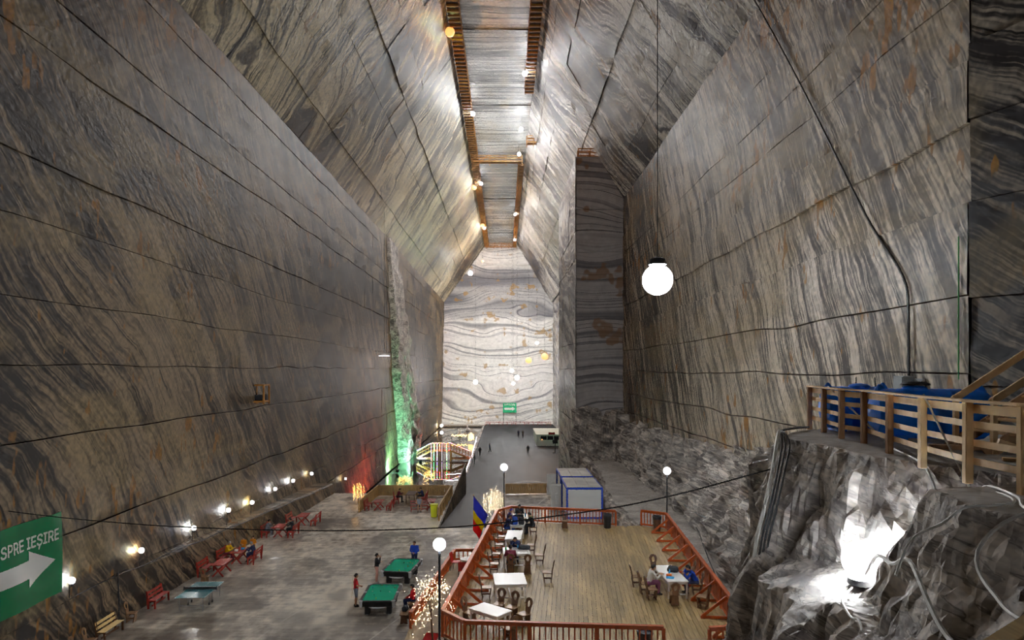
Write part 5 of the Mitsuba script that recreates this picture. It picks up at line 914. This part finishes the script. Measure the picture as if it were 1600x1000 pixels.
# ------------------------------------------------------------------ catwalks under the ceiling
def catwalk(x, w, y0, y1, label, side):
    P = Proto(); z = 49.9; n = int((y1 - y0) / 1.05); key = numbered('catwalk')
    for k in range(n): y = y0 + (k + .5) * 1.05; P.add('joist', box(x, y, z, w, .22, .2), 'catwalk_wood')
    for s in (-1, 1): P.add('beam', bar([x + s * w * .42, y0, z + .16], [x + s * w * .42, y1, z + .16], .14, .18), 'timber_dark')
    P.add('planking', box(x, (y0 + y1) / 2, z + .29, w, y1 - y0, .06), 'timber_dark')
    for zz in (.75, 1.25): P.add('handrail', bar([x + side * w * .48, y0, z + zz], [x + side * w * .48, y1, z + zz], .07, .1), 'catwalk_wood')
    for k in range(0, n, 2): y = y0 + (k + .5) * 1.05; P.add('hanger', bar([x + side * w * .48, y, z], [x + side * w * .48, y, ROOF], .08, .08), 'catwalk_wood')
    P.put('catwalk', None, label, 'catwalk', key=key)
catwalk(CL + .35, 1.25, 58, 209, 'long timber catwalk along the left edge of the ceiling', 1)
catwalk(CR - .45, 1.2, 58, 93, 'near timber catwalk along the right edge of the ceiling', -1); catwalk(CR - .7, 1.0, 124, 209, 'far timber catwalk along the right edge of the ceiling', -1)
def crosswalk(y, x0, x1, z, label, brace=True):
    P = Proto(); key = numbered('timber_bridge')
    for s in (-.5, .5):
        for zz in (0, .55, 1.05): P.add('rail' if zz else 'beam', bar([x0, y + s, z + zz], [x1, y + s, z + zz], .1, .16 if not zz else .12), 'catwalk_wood')
        n = max(2, int((x1 - x0) / 2.2))
        for k in range(n + 1): x = x0 + (x1 - x0) * k / n; P.add('post', bar([x, y + s, z - .5], [x, y + s, z + 1.1], .12, .12), 'catwalk_wood')
    n = int((x1 - x0) / .5)
    for k in range(n): P.add('plank', box(x0 + (k + .5) * .5, y, z + .1, .44, 1.05, .06), 'catwalk_wood')
    if brace: P.add('brace', bar([x0 - .4, y - .55, z - 1.6], [x0 + 2.6, y - .55, z + 1.1], .12, .14), 'catwalk_wood')
    P.put('timber_bridge', None, label, 'bridge', key=key)
crosswalk(122, CL + .2, CR - .6, 49.6, 'yellow lit timber bridge across the gallery under the ceiling'); crosswalk(206, CL + .4, CR - .2, 49.6, 'far timber bridge under the ceiling at the end wall', False); crosswalk(110, CR - .2, CR + 2.0, 49.0, 'small timber balcony at the right edge of the ceiling', False); crosswalk(84, PX + .3, PX + 3.2, PT + .3, 'small timber railing on top of the pillar ledge', False)
# a small timber bracket shelf on the left wall
P = Proto(); x, y, z = -18.9, 52.2, 11.0; key = numbered('wall_shelf')
P.add('plank', cbox(x + .3, y, z - .9, .9, 1.5, .14, .02), 'catwalk_wood')
for a, b in ((.72, -.6), (.72, .6), (0, -.1)): P.add('post', cbox(x + a, y + b, z - .35, .12, .12, 1.5, .01), 'catwalk_wood')
P.add('rail', bar([x, y - .6, z + .35], [x + .72, y - .6, z + .35], .1, .12), 'catwalk_wood'); P.add('rail', bar([x + .72, y - .6, z + .35], [x + .72, y + .6, z + .35], .1, .12), 'catwalk_wood'); P.add('net', box(x + .3, y, z - .6, .6, 1.1, .4), 'bag_black'); P.put('wall_shelf', None, 'small timber bracket shelf high on the left wall', 'shelf', key=key)
# ------------------------------------------------------------------ platform on the right: fence, tanks, stair, boxes, cables
PZ = 10.88
key = numbered('pine_fence'); P = Proto()
fp = [(8.58, 19.2), (8.28, 17.7), (7.9, 16.0), (7.95, 15.1), (7.5, 13.3), (7.1, 11.6), (6.82, 10.05), (6.76, 8.9), (6.9, 7.4)]
for k, (a, b) in enumerate(fp): P.add('post', cbox(a, b, PZ + .55, .12, .10, 1.2, .012), 'old_pine' if k < 5 else 'new_pine')
for (a, b), (c, d) in zip(fp[:-1], fp[1:]):
    n = np.array([-(d - b), c - a]); n = n / np.linalg.norm(n) * -.075
    if n[0] > 0: n = -n
    for z in (.28, .55, .82): P.add('board', bar([a - n[0], b - n[1], PZ + z], [c - n[0], d - n[1], PZ + z], .025, .10), 'new_pine')
    P.add('board', bar([a - n[0], b - n[1], PZ + 1.05], [c - n[0], d - n[1], PZ + 1.05], .025, .13), 'new_pine'); P.add('top_plank', bar([a, b, PZ + 1.165], [c, d, PZ + 1.165], .17, .035), 'new_pine')
P.put('pine_fence', None, 'raw pine fence along the edge of the upper platform', 'fence', key=key)
def tank(c, L, r, ang, label, lids):
    P = Proto(); n = 24; prof = [(.02, -L / 2 - .12), (r * .5, -L / 2 - .1), (r * .85, -L / 2 - .03), (r * .98, -L / 2 + .08)]
    for k in range(6): s = -L / 2 + .1 + (L - .2) * k / 6; w = (L - .2) / 6; prof += [(r * .98, s + .01), (r, s + .04), (r, s + w - .04), (r * .98, s + w - .01)]
    prof += [(r * .98, L / 2 - .08), (r * .85, L / 2 + .03), (r * .5, L / 2 + .1), (.02, L / 2 + .12)]
    tf = T().rotate([0, 0, 1], ang).rotate([0, 1, 0], 90)
    P.add('shell', xf(lathe(prof, n), tf), 'tank_blue', 35)
    for s in lids: P.add('lid', lathe([(.26, r * .92), (.26, r + .02), (.2, r + .06), (.05, r + .08)], 16, (math.cos(math.radians(ang)) * s, math.sin(math.radians(ang)) * s, 0)), 'tank_blue', 35)
    for s in (-L * .46, L * .46): P.add('lug', lathe([(.13, r * .9), (.1, r + .0), (.03, r + .1)], 8, (math.cos(math.radians(ang)) * s, math.sin(math.radians(ang)) * s, 0)), 'tank_blue', 35)
    for s in (-L * .3, L * .3): P.add('foot', xf(box(s, 0, -r + .02, .24, r * 1.3, .16), T().rotate([0, 0, 1], ang)), 'tank_blue')
    P.put('water_tank', place(*c), label, 'tank')
tank((9.35, 18.2, PZ + .62), 1.5, .56, -8, 'blue plastic water tank behind the fence, left and farther one', (.1,)); tank((9.7, 15.6, PZ + .62), 2.25, .57, -12, 'long blue ribbed water tank behind the fence, nearer one', (-.3,))
single('tank_cap', lathe([(.3, 0), (.3, .03), (.22, .08)], 16), 'black_plastic', 'black cap on top of the nearer blue tank', 'cap', tw=place(9.42, 15.66, PZ + 1.27))
key = numbered('electric_box'); lab(key, 'grey electric box on the right wall above the blue tanks', 'electric box'); put(key + '__case', cbox(14.1, 24.1, 11.98, .4, .62, .62, .02), 'grey_box'); put(key + '__door', cbox(13.89, 24.1, 11.98, .03, .54, .54, .01), 'grey_box'); put(key + '__shadow_plate', cbox(14.28, 23.5, 11.95, .1, .5, .5, .01), 'alu')
# stair of raw boards
P = Proto(); key = numbered('timber_stair'); a, b, s0, s1 = V3(9.2, 13.6, PZ), V3(12.6, 12.9, PZ + 2.55), V3(0, .55, 0), V3(0, -.55, 0)
for s in (s0, s1):
    P.add('stringer', bar(a + s, b + s, .06, .24), 'old_pine'); P.add('handrail', bar(a + s + [.1, 0, 1.0], b + s + [.1, 0, 1.0], .06, .13), 'new_pine')
    for t in (.04, .5, .95): q = a + (b - a) * t + s; P.add('post', bar([*q[:2], max(PZ, q[2] - .1)], [*q[:2], q[2] + 1.0], .09, .09), 'new_pine'); P.add('leg', bar([*q[:2], PZ], [*q[:2], q[2]], .09, .09), 'old_pine')
for k in range(11): q = a + (b - a) * (k + .7) / 11; P.add('tread', cbox(*q, .32, 1.15, .045, .008), 'new_pine')
P.put('timber_stair', None, 'stair of raw boards climbing right behind the pine fence', 'stair', key=key)
for k, (p, q, m_, lb) in enumerate([((8.9, 12.2, PZ + .03), (10.6, 11.2, PZ + .03), 'new_pine', 'loose board on the platform ground under the stair'), ((8.1, 11.2, PZ + .45), (9.0, 10.9, PZ + .1), 'new_pine', 'short raw board leaning behind the pine fence'), ((8.3, 13.4, PZ + .12), (10.0, 13.0, PZ + .12), 'old_pine', 'squared timber lying beside the blue tank'), ((9.4, 11.0, PZ + .1), (11.4, 10.2, PZ + .1), 'old_pine', 'weathered timber lying right of the stair foot')]): single('loose_board', bar(p, q, .2 if k != 1 else .09, .05 if k < 1 else .09), m_, lb, 'board')
# walkway the photographer stands on
P = Proto(); key = numbered('walkway'); o, d = V3(2.75, 4.05, 0), V3(.80, .60, 0); nn = V3(.60, -.80, 0)
for k in range(14): P.add('plank', cbox(0, 0, 0, 3.2, .135, .045, .006), 'plank_' + 'abcd'[k % 4])
for k in range(14):
    c = o + d * 1.2 + nn * (.07 + .145 * k); P.parts[k] = (P.parts[k][0], mikit.ply(xf(cbox(0, 0, 0, 3.2, .135, .045, .006), T().translate([*c[:2], 10.83]).rotate([0, 0, 1], math.degrees(math.atan2(d[1], d[0])))), 'plank_' + 'abcd'[k % 4]), None, None, None, None)
for s in (-.9, 2.2): P.add('joist', bar([*(o + d * s)[:2], 10.72], [*(o + d * s + nn * 2.0)[:2], 10.72], .1, .16), 'old_pine'); P.add('leg', bar([*(o + d * s + nn * .3)[:2], 8.6], [*(o + d * s + nn * .3)[:2], 10.7], .1, .1), 'old_pine')
P.put('walkway', None, 'corner of the plank walkway at the lower right', 'walkway', key=key)
# cables
def cable(name, pts, r, m, lb, n=3, sag=0):
    pts = np.array(pts, float); t = np.linspace(0, len(pts) - 1, (len(pts) - 1) * 8 + 1)
    from scipy.interpolate import PchipInterpolator
    q = PchipInterpolator(np.arange(len(pts)), pts, axis=0)(t); return single(name, tube(q, r, 5), m, lb, 'cable')
def seg(px, py, Y): return [(px - CX) * Y / F, Y, CZ - (py - CY) * Y / F]
def line_pt(px, py):
    k = (px - CX) / F; y = (16 + (7.2) * 10.2 / 26.5) / (1 + k * 10.2 / 26.5); return [k * y, y, CZ - (py - CY) * y / F]
cable('span_cable', [line_pt(*p) for p in [(-12, 795), (90, 808), (200, 818), (300, 824), (420, 828), (550, 829), (700, 824), (800, 815), (870, 806), (960, 793), (1060, 772), (1190, 737), (1268, 716)]], .018, 'black_plastic', 'black cable sagging right across the hall from the left wall to the rock')
cable('feed_cable', [(14.28, 24.1, 12.3), (14.28, 24.15, 15.05), (14.3, 27, 18.6), (14.3, 33, 26.3), (14.25, 39.2, 33.9)], .05, 'black_plastic', 'thick black cable rising from the electric box up the right wall')
cable('wall_conduit', [(14.3, 21.5, 16.7), (14.3, 21.5, 12.2)], .02, 'ball_green', 'thin green conduit down the corner of the right wall')
cable('wall_conduit', [(14.32, 27.8, 12.2), (14.3, 27.8, 10.6)], .025, 'black_plastic', 'short black cable on the right wall, left of the tanks'); cable('wall_conduit', [(14.32, 26.4, 12.2), (14.3, 26.2, 11.4), (14.3, 25.9, 10.2)], .025, 'black_plastic', 'second short black cable on the right wall, left of the electric box')
cable('ledge_cable', [(float(foot_x(y)) + .06, y, float(ledge_z(y)) - .10 + .05 * math.sin(y)) for y in np.arange(22, 68, 2.)], .03, 'black_plastic', 'black cable along the footing ledge of the left wall')
cable('wall_pipe', [(-19.0, 33.6, 2.6), (-18.95, 33.6, .1)], .03, 'black_plastic', 'dark pipe down the left wall beside the brown chair')
def ground(x, y):
    i = np.clip(np.searchsorted(gy, y), 0, len(gy) - 1); j = np.clip(np.searchsorted(gx, x), 0, len(gx) - 1); return float(D[max(0, i - 2):i + 3, max(0, j - 2):j + 3, 2].max())
def lay(name, xy, r, m, lb, start=None):
    xy = np.array(xy, float); t = np.linspace(0, len(xy) - 1, (len(xy) - 1) * 6 + 1)
    from scipy.interpolate import PchipInterpolator
    q = PchipInterpolator(np.arange(len(xy)), xy, axis=0)(t); gz = gaussian_filter(np.array([ground(a, b) for a, b in q]), 1.6); p = [[a, b, z + r] for (a, b), z in zip(q, gz)]
    p = ([start] if start else []) + p; single(name, tube(p, r, 5), m, lb, 'cable')
lay('lamp_cable', [(7.9, 13.9), (7.3, 12.0), (7.0, 10.8), (6.75, 9.6), (6.4, 8.5), (6.1, 8.05), (5.9, 7.7), (5.2, 7.5), (4.9, 6.8), (4.7, 6.2)], .022, 'white_cable', 'white cable from the pine fence across the platform and down the rock', start=[8.2, 17.3, PZ + 1.2])
lay('lamp_cable', [(6.95, 10.2), (6.1, 8.2), (5.5, 8.0), (5.2, 8.1), (5.0, 8.4), (4.7, 8.2)], .018, 'white_cable', 'second white cable looping down over the rock edge', start=[7.12, 11.6, PZ + 1.2]); lay('lamp_cable', [(5.9, 11.2), (5.5, 10.0), (5.1, 8.8), (4.6, 7.4), (4.3, 6.3)], .028, 'white_cable', 'thick white cable from the floodlight to the plank walkway')
lay('lamp_cable', [(5.6, 11.0), (4.9, 9.9), (4.6, 9.0), (4.3, 8.2)], .016, 'white_cable', 'thin white cable winding over the lower rock')
def drop(dx, dy): return [(6.72 + dx * .004, 16.7, PZ + .12), seg(1214 + dx, 690 + dy, 16.1), seg(1206 + dx, 740 + dy, 15.2), seg(1194 + dx, 795 + dy, 14.6), seg(1181 + dx, 850 + dy, 14.8), seg(1176 + dx * .4, 905, 17.5), (8.75, 24.0, 4.4)]
cable('drop_pipe', drop(0, 0), .045, 'white_cable', 'pale pipe running down from the platform corner to the lamp post')
for k, dx in enumerate((8, 13, 19)): cable('drop_cable', [(8.2 - k * .1, 18.4, PZ + .08)] + drop(dx, 0), .026, 'black_plastic', ('first', 'second', 'third')[k] + ' black cable beside the pale pipe at the platform corner')
lay('rock_cable', [(12.5, 44.5), (11.7, 40), (10.95, 36), (10.3, 32.5), (9.9, 30), (9.3, 27)], .03, 'black_plastic', 'black cable lying along the path below the rock'); lay('rock_cable', [(12.95, 55), (12.8, 47), (12.4, 42), (11.8, 38.5)], .03, 'grey_box', 'grey cable along the foot of the rock beside the path')
# ------------------------------------------------------------------ repeats share a group
GROUPS = dict(carved_chair='carved wooden chairs', deck_table='white tables on the deck', railing='red railings of the deck and terrace', lamp_post='black lamp posts around the deck', ledge_lamp='lamps on the ledge of the left wall', ceiling_lamp='lamps under the ceiling', hanging_lamp='lamps hung in the far gallery', effect_light='coloured lights by the lake',
              bottle='bottles on the tables', food_pack='food packs on the tables', plate='plates on the farthest table', backpack='backpacks on the table', bag='dark bags', bin='dark bins on the deck', red_bench='red slatted benches', picnic_table='red picnic tables', low_bench='low brown benches', plastic_chair='red plastic chairs', pool_table='pool tables', billiard_ball='balls on the pool tables',
              person='visitors', light_tree='trees of light bulbs', wooden_fence='board fences', wheelie_bin='coloured bins', site_container='white site containers', pedal_boat='pedal boats', catwalk='catwalks under the ceiling', timber_bridge='timber bridges under the ceiling', water_tank='blue water tanks', loose_board='loose boards on the platform',
              lamp_cable='white lamp cables', drop_cable='black drop cables', rock_cable='cables on the rock path', wall_conduit='conduits on the right wall')
for k, v in labels.items():
    b = k.rsplit('_', 1)[0] if k.rsplit('_', 1)[-1].isdigit() else k
    if '__' not in k and b in GROUPS and used.get(b, 0) > 1: v['group'] = GROUPS[b]
